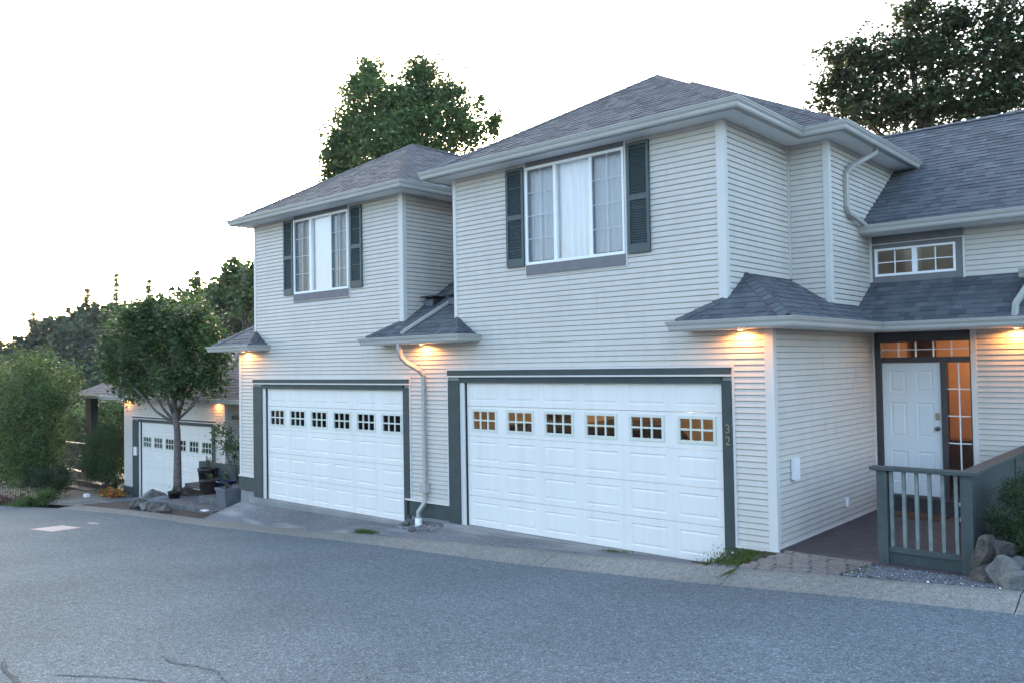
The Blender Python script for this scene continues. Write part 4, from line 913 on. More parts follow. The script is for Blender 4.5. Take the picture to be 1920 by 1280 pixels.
B("bottom_rail", "rail_green", rl, (6.97, 7.76, 0.085, 0.155, 0.465, 0.535), bevel=0.004); B("lower_board", "post_dark", rl, (6.97, 7.76, 0.10, 0.14, 0.335, 0.464))
for i in range(6):
    x = 6.985 + i * 0.1405 + 0.02; B("baluster", "baluster", rl, (x - 0.02, x + 0.02, 0.10, 0.14, 0.535, 1.43), bevel=0.003)
y = 0.185
while y < 3.7:
    if not (2.3 < y < 2.47): B("cladding_board", "rail_green", rl, (7.855, 7.875, y, y + 0.088, 0.22, 1.43))
    y += 0.092
path = empty("brick_path", (6.1, -0.35, 0.3), kind="structure")
def zpath(x, y): t = (y + 0.735) / 0.735; return zk(x) * (1 - t) + 0.325 * t
# bond of rectangular pavers, slanted edge
apron("path_bed", 5.45, 6.85, 0.0, 0.305, "soil")
bw, bl = 0.125, 0.22
for j in range(6):
    yy0 = -0.735 + j * bw; yc = yy0 + bw / 2; x0 = 5.40 + 0.36 * (yc + 0.735) / 0.73 ; x1 = 6.66 + 0.17 * (yc + 0.735) / 0.73
    x = x0 - (0.11 if j % 2 else 0)
    while x < x1 - 0.02:
        a = max(x, x0); b = min(x + bl, x1)
        if b - a > 0.05:
            h = random.uniform(-0.006, 0.009); e0, e1 = a + 0.007, b - 0.007; f0, f1 = yy0 + 0.006, min(-0.025, yy0 + bw - 0.006)
            mb = MB(); z = lambda X, Y: zpath(X, Y) + 0.012 + h
            mb.hexa([(e0, f0, z(e0, f0) - .06), (e1, f0, z(e1, f0) - .06), (e1, f1, z(e1, f1) - .06), (e0, f1, z(e0, f1) - .06), (e0, f0, z(e0, f0)), (e1, f0, z(e1, f0)), (e1, f1, z(e1, f1)), (e0, f1, z(e0, f1))])
            mb.build("brick", "brick_mat", path, bevel=0.004)
        x += bl

# things on the deck
o = B("doormat", "mat_fibre", None, (5.95, 6.75, 3.15, 3.62, 0.334, 0.352)); tag(o, label="reddish brown doormat below the white front door", cat="doormat")
st = empty("plant_stand", (7.3, 3.2, 0.335), label="small white stand with a potted plant in front of the sidelight", cat="plant stand")
for x in (7.0, 7.26):
    for yy in (2.95, 3.2): B("leg", "white_plastic", st, (x, x + 0.025, yy, yy + 0.025, 0.335, 0.78))
B("shelf", "white_plastic", st, (7.0, 7.285, 2.95, 3.225, 0.62, 0.64), (7.0, 7.285, 2.95, 3.225, 0.40, 0.42))

mb = MB(); nn = 22
for j in range(5):
    for i in range(nn):
        a_ = 6.2832 * i / nn; q = 1 - j / 4; x_ = -11.3 + math.cos(a_) * 1.35 * q; y_ = .15 + math.sin(a_) * .80 * q; mb.v.append((x_, y_, zterr(x_, y_) - .02 + .30 * (1 - q * q)))
for j in range(4):
    for i in range(nn): a_ = j * nn + i; b_ = j * nn + (i + 1) % nn; mb.f.append((a_, b_, b_ + nn, a_ + nn)); mb.m.append(0)
tag(mb.build("tree_bed", "gravel_mat", None, origin=(0, 0, 0), smooth=True), kind="structure")
# ================================================================== ROCKS
def rock_mesh(seed, r, squash=(1, 1, 0.7), sub=2):
    import bmesh
    bm = bmesh.new(); bmesh.ops.create_icosphere(bm, subdivisions=sub + 1, radius=1.0); off = Vector((seed * 3.7, seed * 1.3, seed * 7.1))
    planes = [(Vector((random.gauss(0, 1), random.gauss(0, 1), random.gauss(0, 1))).normalized(), random.uniform(0.48, 0.85)) for _ in range(16)]
    for v in bm.verts:
        p = v.co.copy()
        for n, d in planes:
            q = p.dot(n)
            if q > d: p -= n * (q - d) * 0.97
        p *= 1 + 0.20 * mnoise.noise(v.co * 1.7 + off) + 0.07 * mnoise.noise(v.co * 5 + off) + 0.03 * mnoise.noise(v.co * 12 + off)
        v.co = Vector((p.x * squash[0], p.y * squash[1], p.z * squash[2])) * r
    me = bpy.data.meshes.new("boulder"); bm.to_mesh(me); bm.free(); return me
def rock(loc, r, m, label, group, squash=(1, 1, .7), rot=0, tilt=0, name="boulder"):
    o = link(name, rock_mesh(random.randint(1, 999), r, squash), m, None, loc); o.rotation_euler = (tilt, tilt * .5, rot)
    return tag(o, label=label, cat="rock", group=group)
GR_ = "rocks beside the deck railing"
rock((8.00, -0.10, 0.62), 0.24, "rock", "tall dark rock standing against the railing corner post", GR_, (0.55, 0.6, 1.15), 0.4, 0.25)
rock((8.19, 0.02, 0.68), 0.19, "rock", "dark rock wedged high between the railing and the hedge", GR_, (0.9, 0.8, .7), 1.2, 0.4)
rock((8.08, -0.28, 0.44), 0.21, "rock", "brown rock low in the gravel beside the railing corner", GR_, (0.8, 0.8, 1.0), 2.2, -0.3)
rock((8.30, -0.38, 0.48), 0.29, "rock_light", "pale slanted rock slab leaning below the round hedge", GR_, (0.75, 0.6, .85), 0.3, 0.4)
rock((8.52, -0.52, 0.47), 0.30, "rock_light", "large pale boulder next to the kerb at the right edge", GR_, (1.0, 0.7, .8), 1.0, 0.1)
rock((8.40, -0.05, 0.56), 0.16, "rock_light", "small pale rock tucked under the round hedge", GR_, (1, .8, .7), 2.0)
GM = "rocks ringed round the small tree"
ring = [(-12.25, -0.22, 0.20, "flat dark rock at the left tip of the tree bed"), (-11.85, -0.45, 0.22, "upright grey rock second from the left tip of the tree bed"), (-11.40, -0.56, 0.24, "squat grey rock third from the left tip of the tree bed"), (-10.95, -0.60, 0.25, "wide grey rock at the front of the tree bed"), (-10.45, -0.60, 0.24, "long rock below the tree trunk beside the kerb"), (-9.95, -0.62, 0.19, "brownish rock at the front right of the tree bed"),
        (-12.55, 0.35, 0.40, "biggest rounded boulder behind the tree bed, by the garage door"), (-11.75, 0.95, 0.33, "rounded boulder just behind the tree trunk"), (-11.0, 1.1, 0.25, "dark stone right of the trunk near the pots"), (-10.7, 0.9, 0.22, "mossy stone left of the tall black pot")]
for i, (x, y, r, lb) in enumerate(ring):
    rock((x, y, zterr(x, y) + r * 0.25 + (0.12 if y > 0.5 else 0.05)), r, "rock" if i % 3 else "rock_light", lb, GM, (1.15, 0.8, .75), random.uniform(0, 3), random.uniform(-.2, .2))
rock((-0.98, -0.42, -0.16), 0.10, "rock", "small mossy stone below the downspout outlet", None, (1.3, .8, .6)); rock((-1.32, -0.26, -0.08), 0.10, "rock", "small dark stone against the post left of the downspout", None, (1, .8, .8))
rock((-19.6, -0.35, -1.50), 0.26, "rock_light", "pale flat rock at the edge of the low spreading shrub", None, (1.4, .8, .5)); rock((-17.9, -0.45, -1.34), 0.2, "rock_light", "pale rock beside the path to the left porch", None, (1.8, .7, .4))

# ================================================================== PLANTS
def leaf_mesh(name, P, size, m, parent=None, flat=0.5, aspect=0.6, kind=None, seed=0, tone=(0.65, 1.45), origin=None, label=None, yellow=0.0):
    r = np.random.default_rng(seed); n = len(P)
    a = r.normal(size=(n, 3)); a[:, 2] *= (1 - flat); a /= np.linalg.norm(a, axis=1)[:, None] + 1e-9       # leaf axis
    b = r.normal(size=(n, 3)); b[:, 2] *= (1 - flat); b -= a * (a * b).sum(1)[:, None]; b /= np.linalg.norm(b, axis=1)[:, None] + 1e-9
    c = np.cross(a, b); s = size * r.uniform(0.6, 1.35, n)[:, None]; w = s * aspect * 0.5
    droop = c * s * 0.12
    V = np.stack([P - a * s * .5, P + b * w + droop, P + a * s * .5, P - b * w + droop], 1).reshape(-1, 3)
    o0 = np.array(P.mean(0) if origin is None else origin); V = V - o0
    me = bpy.data.meshes.new(name); me.vertices.add(n * 4); me.vertices.foreach_set("co", V.ravel().astype(np.float32))
    me.loops.add(n * 4); me.loops.foreach_set("vertex_index", np.arange(n * 4, dtype=np.int32)); me.polygons.add(n)
    me.polygons.foreach_set("loop_start", np.arange(0, n * 4, 4, dtype=np.int32)); me.polygons.foreach_set("loop_total", np.full(n, 4, dtype=np.int32))
    t = r.uniform(tone[0], tone[1], n); g = np.stack([t * (1 + yellow * r.random(n)), t, t * r.uniform(.75, 1.1, n), np.ones(n)], 1)
    at = me.color_attributes.new("tone", 'FLOAT_COLOR', 'CORNER'); at.data.foreach_set("color", np.repeat(g, 4, 0).ravel().astype(np.float32))
    me.update(calc_edges=True); me.validate()
    o = link(name, me, m, parent, tuple(o0))
    if kind: o["kind"] = kind
    if label: o["label"] = label
    return o
def blob_points(blobs, n, seed, clump=0.22, shell=0.55, per=26, spread_z=0.8, rough=0.38):
    """leaf sprays scattered through ellipsoids with a lumpy outline, denser towards the outside"""
    r = np.random.default_rng(seed); vol = np.array([b[3] * b[4] * b[5] for b in blobs]) ** 0.75; vol /= vol.sum(); out = []
    for bi, (b, f) in enumerate(zip(blobs, vol)):
        m = max(1, int(n * f / per)); d = r.normal(size=(m, 3)); d /= np.linalg.norm(d, axis=1)[:, None]
        lump = np.array([mnoise.noise(Vector(q) * 2.1 + Vector((bi * 3.1, seed * 1.7, 0))) + 0.5 * mnoise.noise(Vector(q) * 5.3 + Vector((bi, seed, 5))) for q in d])[:, None]
        rad = (shell + (1 - shell) * r.random(m) ** 0.6)[:, None] * (1 + rough * 1.3 * lump)
        c = np.array(b[:3]) + d * rad * np.array(b[3:6]); k = r.integers(int(per * .3), int(per * 1.7), m)
        C = np.repeat(c, k, 0); S = np.repeat(clump * r.uniform(.45, 1.5, m), k)[:, None]
        # each spray is stretched along its own outward, slightly drooping axis
        ax = d + np.array([0, 0, -0.25]) + r.normal(size=d.shape) * .4; ax /= np.linalg.norm(ax, axis=1)[:, None]; AX = np.repeat(ax, k, 0)
        g = np.clip(r.normal(size=C.shape), -1.7, 1.7) * np.array([1, 1, spread_z]); t = np.clip(r.normal(size=(len(C), 1)), -1.6, 1.6)
        out.append(C + (g * .7 + AX * t * .9) * S)
    return np.concatenate(out)
def tree_skeleton(mb, base, top, r0, r1, crown, nb, seed, start=0.45, twig=True):
    rr = random.Random(seed); base = Vector(base); top = Vector(top); n = 7; pts = []
    for i in range(n + 1):
        t = i / n; p = base.lerp(top, t); w = 0.04 * (top - base).length * math.sin(t * 3.1) * 0.5
        pts.append(p + Vector((rr.uniform(-w, w), rr.uniform(-w, w), 0)))
    mb.tube(pts, [r0 + (r1 - r0) * (i / n) ** 0.8 for i in range(n + 1)], 10)
    for k in range(nb):
        t = start + (0.95 - start) * k / max(1, nb - 1); i = min(n - 1, int(t * n)); p = pts[i].lerp(pts[i + 1], t * n - i)
        b = rr.choice(crown); e = Vector((b[0], b[1], b[2])) + Vector((rr.uniform(-.6, .6) * b[3], rr.uniform(-.6, .6) * b[4], rr.uniform(-.3, .6) * b[5]))
        m = p.lerp(e, 0.5) + Vector((0, 0, -0.08 * (e - p).length)); ra = (r0 + (r1 - r0) * t) * 0.55
        mb.tube([p, p.lerp(m, .5) , m, e], [ra, ra * .8, ra * .6, ra * .2], 6)
        for q in range(4):
            f = rr.uniform(.3, .95); s0 = p.lerp(m, f * 2) if f < .5 else m.lerp(e, f * 2 - 1); s1 = s0 + Vector((rr.uniform(-.7, .7) * b[3], rr.uniform(-.7, .7) * b[4], rr.uniform(-.1, .8) * b[5]))
            mb.tube([s0, s0.lerp(s1, .5) + Vector((0, 0, .05 * b[5])), s1], [ra * .35, ra * .22, ra * .08], 4)
def make_tree(name, label, cat, base, top, r0, r1, blobs, n, leaf, m, seed, bark="bark_dark", nb=9, clump=0.25, shell=0.55, per=26, group=None, start=.45, flat=.5, aspect=.6, tone=(.65, 1.45), extra=None, yellow=0.0, spread_z=.8, rough=.38):
    root = empty(name, base, label=label, cat=cat, group=group); mb = MB(); tree_skeleton(mb, base, top, r0, r1, blobs, nb, seed, start)
    if extra: extra(mb)
    mb.build("trunk", bark, root, smooth=True)
    P = blob_points(blobs, n, seed, clump, shell, per, spread_z, rough); leaf_mesh("crown", P, leaf, m, root, flat, aspect, seed=seed, tone=tone, yellow=yellow); return root

# small pruned tree in front of the garages
mb0 = (-11.60, 0.55, -0.75)
def maple_extra(mb):
    for (x, y, z) in ((-13.9, .4, 2.3), (-13.2, .9, 2.4), (-12.6, .2, 2.5), (-11.0, .6, 2.4), (-10.6, 1.0, 2.5), (-11.6, 0.1, 2.7), (-12.2, 1.2, 2.8)):
        p = Vector((-12.0 + random.uniform(-.05, .05), .7, 1.35 + random.uniform(-.1, .3))); e = Vector((x, y, z)); mid = p.lerp(e, .45) + Vector((0, 0, -0.12)); mb.tube([p, mid, e], [.055, .038, .012], 6)
blobs = [(-13.11, 0.8, 3.59, 1.15, 0.92, 0.95), (-14.83, 0.8, 3.32, 0.96, 0.77, 0.88), (-10.96, 0.8, 3.23, 0.83, 0.67, 0.86), (-13.43, 0.8, 4.29, 1.16, 0.93, 0.59), (-11.69, 0.8, 3.98, 0.88, 0.7, 0.66), (-15.75, 0.8, 3.67, 0.66, 0.52, 0.79), (-10.11, 0.8, 3.36, 0.42, 0.34, 0.77), (-14.84, 0.8, 2.52, 0.77, 0.61, 0.61), (-11.86, 0.8, 2.44, 0.96, 0.77, 0.52), (-10.4, 0.8, 2.52, 0.42, 0.34, 0.42), (-13.1, 0.8, 4.43, 0.84, 0.67, 0.38), (-16.33, 0.8, 3.02, 0.37, 0.29, 0.75), (-14.14, 0.8, 2.13, 0.47, 0.38, 0.28), (-10.94, 0.8, 4.24, 0.43, 0.34, 0.36)]
make_tree("maple_tree", "small round headed tree with a bare grey trunk standing in a ring of rocks", "tree", mb0, (-12.15, .75, 3.6), .125, .05, blobs, 30000, .105, "ls_street", 21, "bark", 7, .17, .45, 26, flat=.55, aspect=.75, extra=maple_extra, start=.62, tone=(.55, 1.9))
# low root collar of lean side
make_tree("broadleaf_tree", "dark green trees seen under the roof of the far left porch", "tree", (-37, 9, -5), (-37, 9, 0), .15, .05, [(-36.67, 9.0, 0.3, 1.3, 0.9, 1.4), (-39.54, 9.0, -0.6, 1.8, 1.2, 1.6), (-34.01, 9.0, 0.7, 1.3, 0.7, 1.5), (-37.5, 9.0, -2.2, 3.6, 1.2, 1.4)], 12000, .22, "ls_back", 25, nb=8, clump=.28, shell=.3, per=22, tone=(.5, 1.4))
# tall trees behind the roofs
B1 = [(-20.29, 14.5, 14.21, 1.88, 1.5, 1.88), (-16.6, 14.5, 14.15, 1.53, 1.22, 1.53), (-21.46, 14.5, 15.99, 0.9, 0.72, 0.9), (-22.76, 14.5, 13.93, 1.1, 0.88, 1.44), (-18.05, 14.5, 12.53, 2.65, 2.12, 1.44), (-14.62, 14.5, 13.03, 1.02, 0.81, 1.24), (-20.24, 14.5, 16.47, 0.75, 0.6, 0.7), (-16.91, 14.5, 15.65, 0.95, 0.76, 0.71), (-18.56, 14.5, 14.58, 1.22, 0.97, 1.46), (-14.92, 14.5, 14.24, 0.68, 0.55, 0.8), (-23.42, 14.5, 12.99, 0.74, 0.59, 0.79), (-13.69, 14.5, 12.39, 0.62, 0.5, 0.62), (-22.9, 14.5, 12.3, 1.2, 0.9, 1.0), (-22.2, 14.5, 13.0, 1.3, 1.0, 1.2), (-23.6, 14.5, 11.9, 0.7, 0.6, 0.7), (-20.9, 14.5, 16.9, 0.4, 0.4, 0.6), (-17.0, 14.5, 16.1, 0.5, 0.4, 0.6)]
make_tree("broadleaf_tree", "tall leafy tree rising behind the middle house's roof", "tree", (-18.5, 14.5, -1), (-18.5, 14.5, 14), .4, .08, B1, 62000, .165, "ls_back", 5, nb=22, clump=.33, shell=.2, per=22, tone=(.6, 1.6), start=.55)
P = blob_points([(-13.26, 14.5, 13.64, 0.2, 0.16, 0.35), (-12.62, 14.5, 12.51, 0.3, 0.24, 0.48)], 500, 77, .2, .3, 14); leaf_mesh("crown", P, .22, "ls_back", [o for o in bpy.data.objects if o.name.startswith("broadleaf_tree")][0], seed=4)
B2 = [(1.89, 16.0, 11.57, 1.3, 1.04, 1.14), (1.23, 16.0, 10.74, 0.99, 0.8, 0.75), (3.12, 16.0, 11.9, 1.1, 0.88, 0.95), (4.24, 16.0, 11.29, 1.22, 0.98, 0.99), (5.3, 16.0, 10.72, 0.89, 0.71, 1.04), (3.07, 16.0, 10.16, 2.05, 1.64, 0.63), (4.75, 16.0, 9.8, 1.35, 1.08, 0.45), (3.0, 16.0, 12.9, 0.35, 0.28, 0.4), (4.13, 16.0, 12.25, 0.54, 0.43, 0.31), (0.75, 16.0, 11.52, 0.42, 0.34, 0.42), (5.07, 16.0, 11.83, 0.37, 0.3, 0.3), (0.23, 16.0, 10.79, 0.31, 0.24, 0.34), (5.54, 16.0, 9.92, 0.59, 0.47, 0.74), (6.1, 16.0, 11.4, 0.9, 0.8, 1.1), (5.2, 16.0, 12.3, 0.8, 0.7, 0.6), (3.0, 16.0, 13.0, 0.6, 0.5, 0.5), (1.0, 16.0, 12.1, 0.8, 0.7, 0.6), (0.3, 16.0, 11.2, 0.5, 0.4, 0.5), (4.2, 16.0, 12.5, 0.7, 0.6, 0.5)]
make_tree("maple_tree", "dark dense tree rising behind the roof of the nearest house", "tree", (3.4, 16, 0), (3.4, 16, 12), .35, .07, B2, 36000, .135, "ls_maple", 9, nb=20, clump=.24, shell=.15, per=26, tone=(.5, 1.8), start=.6, flat=.7, aspect=.7, spread_z=.5)
# left garden tree and shrubs
B3 = [(-22.59, 0.6, 1.57, 1.44, 1.15, 1.34), (-24.81, 0.6, 0.73, 1.21, 0.97, 1.81), (-20.58, 0.6, 1.98, 0.82, 0.66, 0.92), (-21.81, 0.6, 2.72, 0.57, 0.45, 0.53), (-21.32, 0.6, 0.3, 0.74, 0.6, 0.93), (-22.61, 0.6, -0.34, 1.34, 1.07, 0.86), (-26.0, 0.6, 2.33, 0.83, 0.66, 0.83), (-19.4, 0.6, 2.35, 0.39, 0.31, 0.45), (-23.67, 0.6, 2.93, 0.49, 0.39, 0.39), (-22.0, 0.6, 3.05, 0.22, 0.2, 0.45), (-23.0, 0.6, 2.9, 0.25, 0.2, 0.5), (-20.9, 0.6, 2.75, 0.25, 0.2, 0.4)]
make_tree("willowy_tree", "broad light green tree at the left edge beyond the low shrubs", "tree", (-21.8, .9, -2.0), (-22.3, .6, 2.6), .16, .05, B3, 40000, .11, "ls_willow", 31, nb=14, clump=.24, shell=.3, per=24, rough=.75, spread_z=1.3, tone=(.45, 1.9), start=.35, yellow=.25, aspect=.45, flat=.2)
B4 = [(-19.89, 2.0, -0.02, 0.78, 0.63, 0.78), (-19.23, 2.0, 0.47, 0.55, 0.44, 0.52), (-20.34, 2.0, -0.52, 0.6, 0.48, 0.57), (-19.02, 2.0, -0.43, 0.46, 0.37, 0.64)]
make_tree("rounded_bush", "dense rounded dark green bush against the farthest house's corner", "bush", (-19.7, 2.0, -1.75), (-19.7, 2.0, -.6), .05, .03, B4, 42000, .055, "ls_hedge", 41, nb=10, clump=.10, shell=.6, per=26, start=.15, tone=(.7, 2.0), aspect=.4, flat=.1)
def shrub(name, label, blobs, n, leaf, m, seed, cat="shrub", base=None, clump=.1, shell=.5, tone=(.6, 1.6), aspect=.5, flat=.2, group=None, yellow=0.0):
    b = base or (blobs[0][0], blobs[0][1], blobs[0][2] - blobs[0][5]); root = empty(name, b, label=label, cat=cat, group=group); mb = MB(); rr = random.Random(seed)
    for k in range(9):
        q = rr.choice(blobs); e = Vector(q[:3]) + Vector((rr.uniform(-.5, .5) * q[3], rr.uniform(-.5, .5) * q[4], rr.uniform(0, .5) * q[5])); s = Vector(b) + Vector((rr.uniform(-.04, .04), rr.uniform(-.04, .04), 0)); mb.tube([s, s.lerp(e, .5) + Vector((0, 0, .04)), e], [.014 + .01 * q[3], .01, .004], 5)
    mb.build("stems", "bark_dark", root); P = blob_points(blobs, n, seed, clump, shell, 22); leaf_mesh("foliage", P, leaf, m, root, flat, aspect, seed=seed, tone=tone, yellow=yellow); return root
shrub("dark_shrub", "low dark green shrub in front of the porch steps", [(-19.98, 0.3, -0.86, 0.64, 0.45, 0.47), (-19.2, 0.3, -0.62, 0.35, 0.24, 0.31), (-21.45, 0.3, -0.79, 0.41, 0.29, 0.33)], 14000, .06, "ls_hedge", 51, tone=(.4, 1.1))
shrub("spreading_juniper", "low spreading green juniper on the corner bed beside the road", [(-17.79, -1.0, -1.26, 0.52, 0.37, 0.26), (-16.7, -1.0, -0.92, 0.35, 0.24, 0.16), (-19.19, -1.0, -1.57, 0.51, 0.36, 0.2)], 9000, .08, "ls_green", 52, tone=(.6, 1.4), aspect=.3)
shrub("reddish_shrub", "low reddish flowering shrub beside the fence at the left", [(-20.8, -.6, -1.6, .9, .5, .25)], 1800, .09, "terracotta", 53, tone=(.6, 1.4))
shrub("clipped_hedge", "clipped dark green round hedge at the right edge behind the pale rocks", [(8.62, .62, .98, .62, .66, .5), (8.5, .55, .72, .5, .5, .35), (8.66, .6, 1.25, .5, .55, .25), (8.75, .2, .8, .5, .4, .4)], 60000, .022, "ls_hedge", 54, cat="hedge", clump=.045, shell=.85, tone=(.55, 1.5), aspect=.55)
# flower bed by the bush
fb = empty("flower_bed", (-17.2, 1.3, -1.35), label="bed of red and orange flowers below the rounded bush", cat="flower bed")
for m, k in (("flower_red", 1), ("flower_orange", 2), ("ls_green", 3)):
    P = blob_points([(-18.0, 1.4, -1.22, .55, .3, .12), (-17.5, 1.45, -1.22, .3, .25, .1)], 500 if k < 3 else 1400, 60 + k, .05, .2, 8); leaf_mesh("blossoms" if k < 3 else "leaves", P, .06, m, fb, seed=k)
o = B("garden_light", "white_plastic", None, (-18.75, -18.5, .85, 1.0, -1.42, -1.25), bevel=0.03); tag(o, label="small white lantern on the ground left of the flowers", cat="garden lantern")
# pots and planter near house 2
def pot(loc, r, h, m, label, name="flower_pot", square=False, plant=None, seed=1, taper=.75, leafn=0, grp=None, rot=0.0):
    root = empty(name, loc, label=label, cat="plant pot", group=grp); n = 4 if square else 22; k = 1.414 if square else 1; mb = MB()
    mb.lathe(loc, [(r * taper * k, 0), (r * k * .98, h * .88), (r * k * 1.06, h * .885), (r * k * 1.06, h), (r * k * .9, h), (r * k * .88, h * .86)], n); mb.build("pot", m, root, smooth=not square)
    mb = MB(); mb.lathe(loc, [(r * k * .89, h * .80), (r * k * .3, h * .9)], n); mb.build("soil", "soil", root)
    if leafn:
        x, y, z = loc; P = blob_points([(x, y, z + h + plant * .5, plant * .45, plant * .45, plant * .5)], leafn, seed, .06, .1, 10); leaf_mesh("foliage", P, .07, "ls_pale", root, seed=seed, aspect=.4)
        mb = MB(); rr = random.Random(seed)
        for q in range(6): mb.tube([(x, y, z + h * .9), (x + rr.uniform(-.1, .1), y + rr.uniform(-.1, .1), z + h + plant * .5), (x + rr.uniform(-.35, .35) * plant, y + rr.uniform(-.3, .3) * plant, z + h + plant * rr.uniform(.6, 1.0))], [.008, .006, .003], 5)
        mb.build("stem", "bark_dark", root)
    return root
pg = "pots on the steps beside the middle house"
pot((-10.45, .80, -.42), .25, .60, "black_plastic", "tall black plastic pot, left of the blue pots", grp=pg, leafn=60, plant=.3)
pot((-9.95, .60, -.44), .23, .38, "dark_pot", "dark reddish pot in front of the tall black pot", grp=pg, leafn=60, plant=.2, seed=3)
pot((-9.40, .75, -.36), .25, .30, "blue_glaze", "glazed blue pot on the lower step", grp=pg, leafn=90, plant=.25, seed=4)
pot((-8.15, .80, -.02), .33, .22, "blue_glaze", "wide blue bowl with a leafy plant on the porch step", grp=pg, leafn=700, plant=.95, seed=5)
pot((-11.0, .15, -.70), .16, .30, "black_plastic", "small black pot at the foot of the tree trunk", grp=pg, leafn=40, plant=.15, seed=6)
pot((-7.95, -.02, -.48), .22, .46, "slate_planter", "square slate grey tapered planter at the driveway corner", square=True, leafn=25, plant=.15, seed=7, taper=.72)
shrub("leafy_plant", "tall loose leafy plant between the porch rail and the garage", [(-9.5, .9, .75, .5, .4, .45), (-8.6, 1.0, .7, .55, .4, .4), (-9.9, .9, 1.1, .3, .3, .35)], 1000, .10, "ls_dark", 71, cat="plant", base=(-9.0, .9, -.2), clump=.12, shell=.2, aspect=.4)
steps = empty("porch_steps", (-9.3, .3, -.5), label="two concrete steps beside the middle garage", cat="steps")
B("step", "stone_dark", steps, (-10.9, -8.2, -.30, 1.6, -.80, -.58), bevel=0.012); B("step", "stone_dark", steps, (-9.8, -7.5, .20, 1.6, -.58, -.42), bevel=0.012); B("step", "deck_wood", steps, (-9.1, -7.45, .72, 1.6, -.42, -.12), bevel=0.008)
# small oddments
o = B("paper_scrap", "white_plastic", None, (-8.35, -8.15, -.52, -.40, -.545, -.525)); tag(o, label="white scrap lying beside the square planter", cat="scrap")
# grass tufts
def grass(name, pts, n, h, m="ls_grass", seed=0, zf=None):
    r = np.random.default_rng(seed); poly = []
    for (x, y, rx, ry, w) in pts: k = int(n * w); a = r.normal(size=(k, 2)) * np.array([rx, ry]) * .5; poly.append(np.stack([x + a[:, 0], y + a[:, 1]], 1))
    Q = np.concatenate(poly); k = len(Q); V = np.zeros((k, 3, 3)); hh_ = h * r.uniform(.4, 1.2, k); an = r.uniform(0, 6.28, k); w = .004 + .004 * r.random(k)
    for i in range(k):
        x, y = Q[i]; z = zf(x, y); dx, dy = math.cos(an[i]), math.sin(an[i]); V[i, 0] = (x - dx * w[i], y - dy * w[i], z); V[i, 1] = (x + dx * w[i], y + dy * w[i], z); V[i, 2] = (x + dy * hh_[i] * .5, y - dx * hh_[i] * .5, z + hh_[i])
    me = bpy.data.meshes.new(name); me.from_pydata([tuple(v) for v in V.reshape(-1, 3)], [], [(3 * i, 3 * i + 1, 3 * i + 2) for i in range(k)])
    t = np.repeat(r.uniform(.6, 1.5, k), 3); at = me.color_attributes.new("tone", 'FLOAT_COLOR', 'CORNER'); at.data.foreach_set("color", np.stack([t * 1.1, t, t * .8, t * 0 + 1], 1).ravel().astype(np.float32))
    return tag(link(name, me, m), kind="stuff")
zr = lambda x, y: zpath(x, y) - .02
grass("grass", [(5.35, -.35, .45, .35, .45), (5.15, -.55, .3, .15, .2), (5.45, -.12, .35, .1, .2), (5.3, -.66, .2, .08, .15)], 5200, .035, seed=1, zf=lambda x, y: zpath(x, y) - .045)
grass("moss_tuft", [(6.62, -.27, .2, .08, .4), (6.72, -.52, .18, .10, .35), (6.05, -.62, .25, .05, .2), (6.2, -.4, .3, .03, .15), (5.75, -.66, .3, .03, .1)], 2400, .035, seed=2, zf=zr)
grass("moss_tuft", [(-2.05, -.62, .30, .08, .7), (-2.25, -.55, .12, .05, .3)], 1500, .06, seed=3, zf=lambda x, y: zk(x) + .0)
grass("moss_tuft", [(5.44, -.95, .02, .25, .5), (3.35, -.35, .25, .05, .5)], 500, .03, seed=4, zf=lambda x, y: zk(x) - .01)
# pebbles on the gravel verge
def pebbles(name, x0, x1, y0, y1, n, zf, seed, smin=.008, smax=.02):
    r = np.random.default_rng(seed); mb = MB()
    for i in range(n):
        x = r.uniform(x0, x1); y = r.uniform(y0, y1); s = r.uniform(smin, smax); z = zf(x, y) + s * .2; ci = r.choice(3, p=(.42, .56, .02)); b = len(mb.v); q = r.uniform(.7, 1.3, 6) * s
        mb.v += [(x - q[0], y, z), (x, y - q[1], z), (x + q[2], y, z), (x, y + q[3], z), (x, y, z + q[4] * .8)]
        for f in ((0, 1, 4), (1, 2, 4), (2, 3, 4), (3, 0, 4)): mb.f.append(tuple(b + k for k in f)); mb.m.append(int(ci))
    o = mb.build(name, ["rock", "gravel_stone", "white_plastic"], None, origin=(0, 0, 0)); return tag(o, kind="stuff")
mat("pebble_dark", (.06, .065, .075), .8, .3, 30)
def zver(x, y): t = (y + .735) / .885; return zk(x) * (1 - t) + .30 * t
pebbles("gravel", 6.72, 9.4, -.72, -.03, 9000, zver, 1); pebbles("gravel", 4.95, 5.45, -.70, -.05, 900, lambda x, y: zpath(x, y) - .06, 2); pebbles("gravel", -1.5, -.4, -.45, -.03, 260, lambda x, y: zk(x) + (-.03 - zk(x)) * (y + .735) / .765, 3)

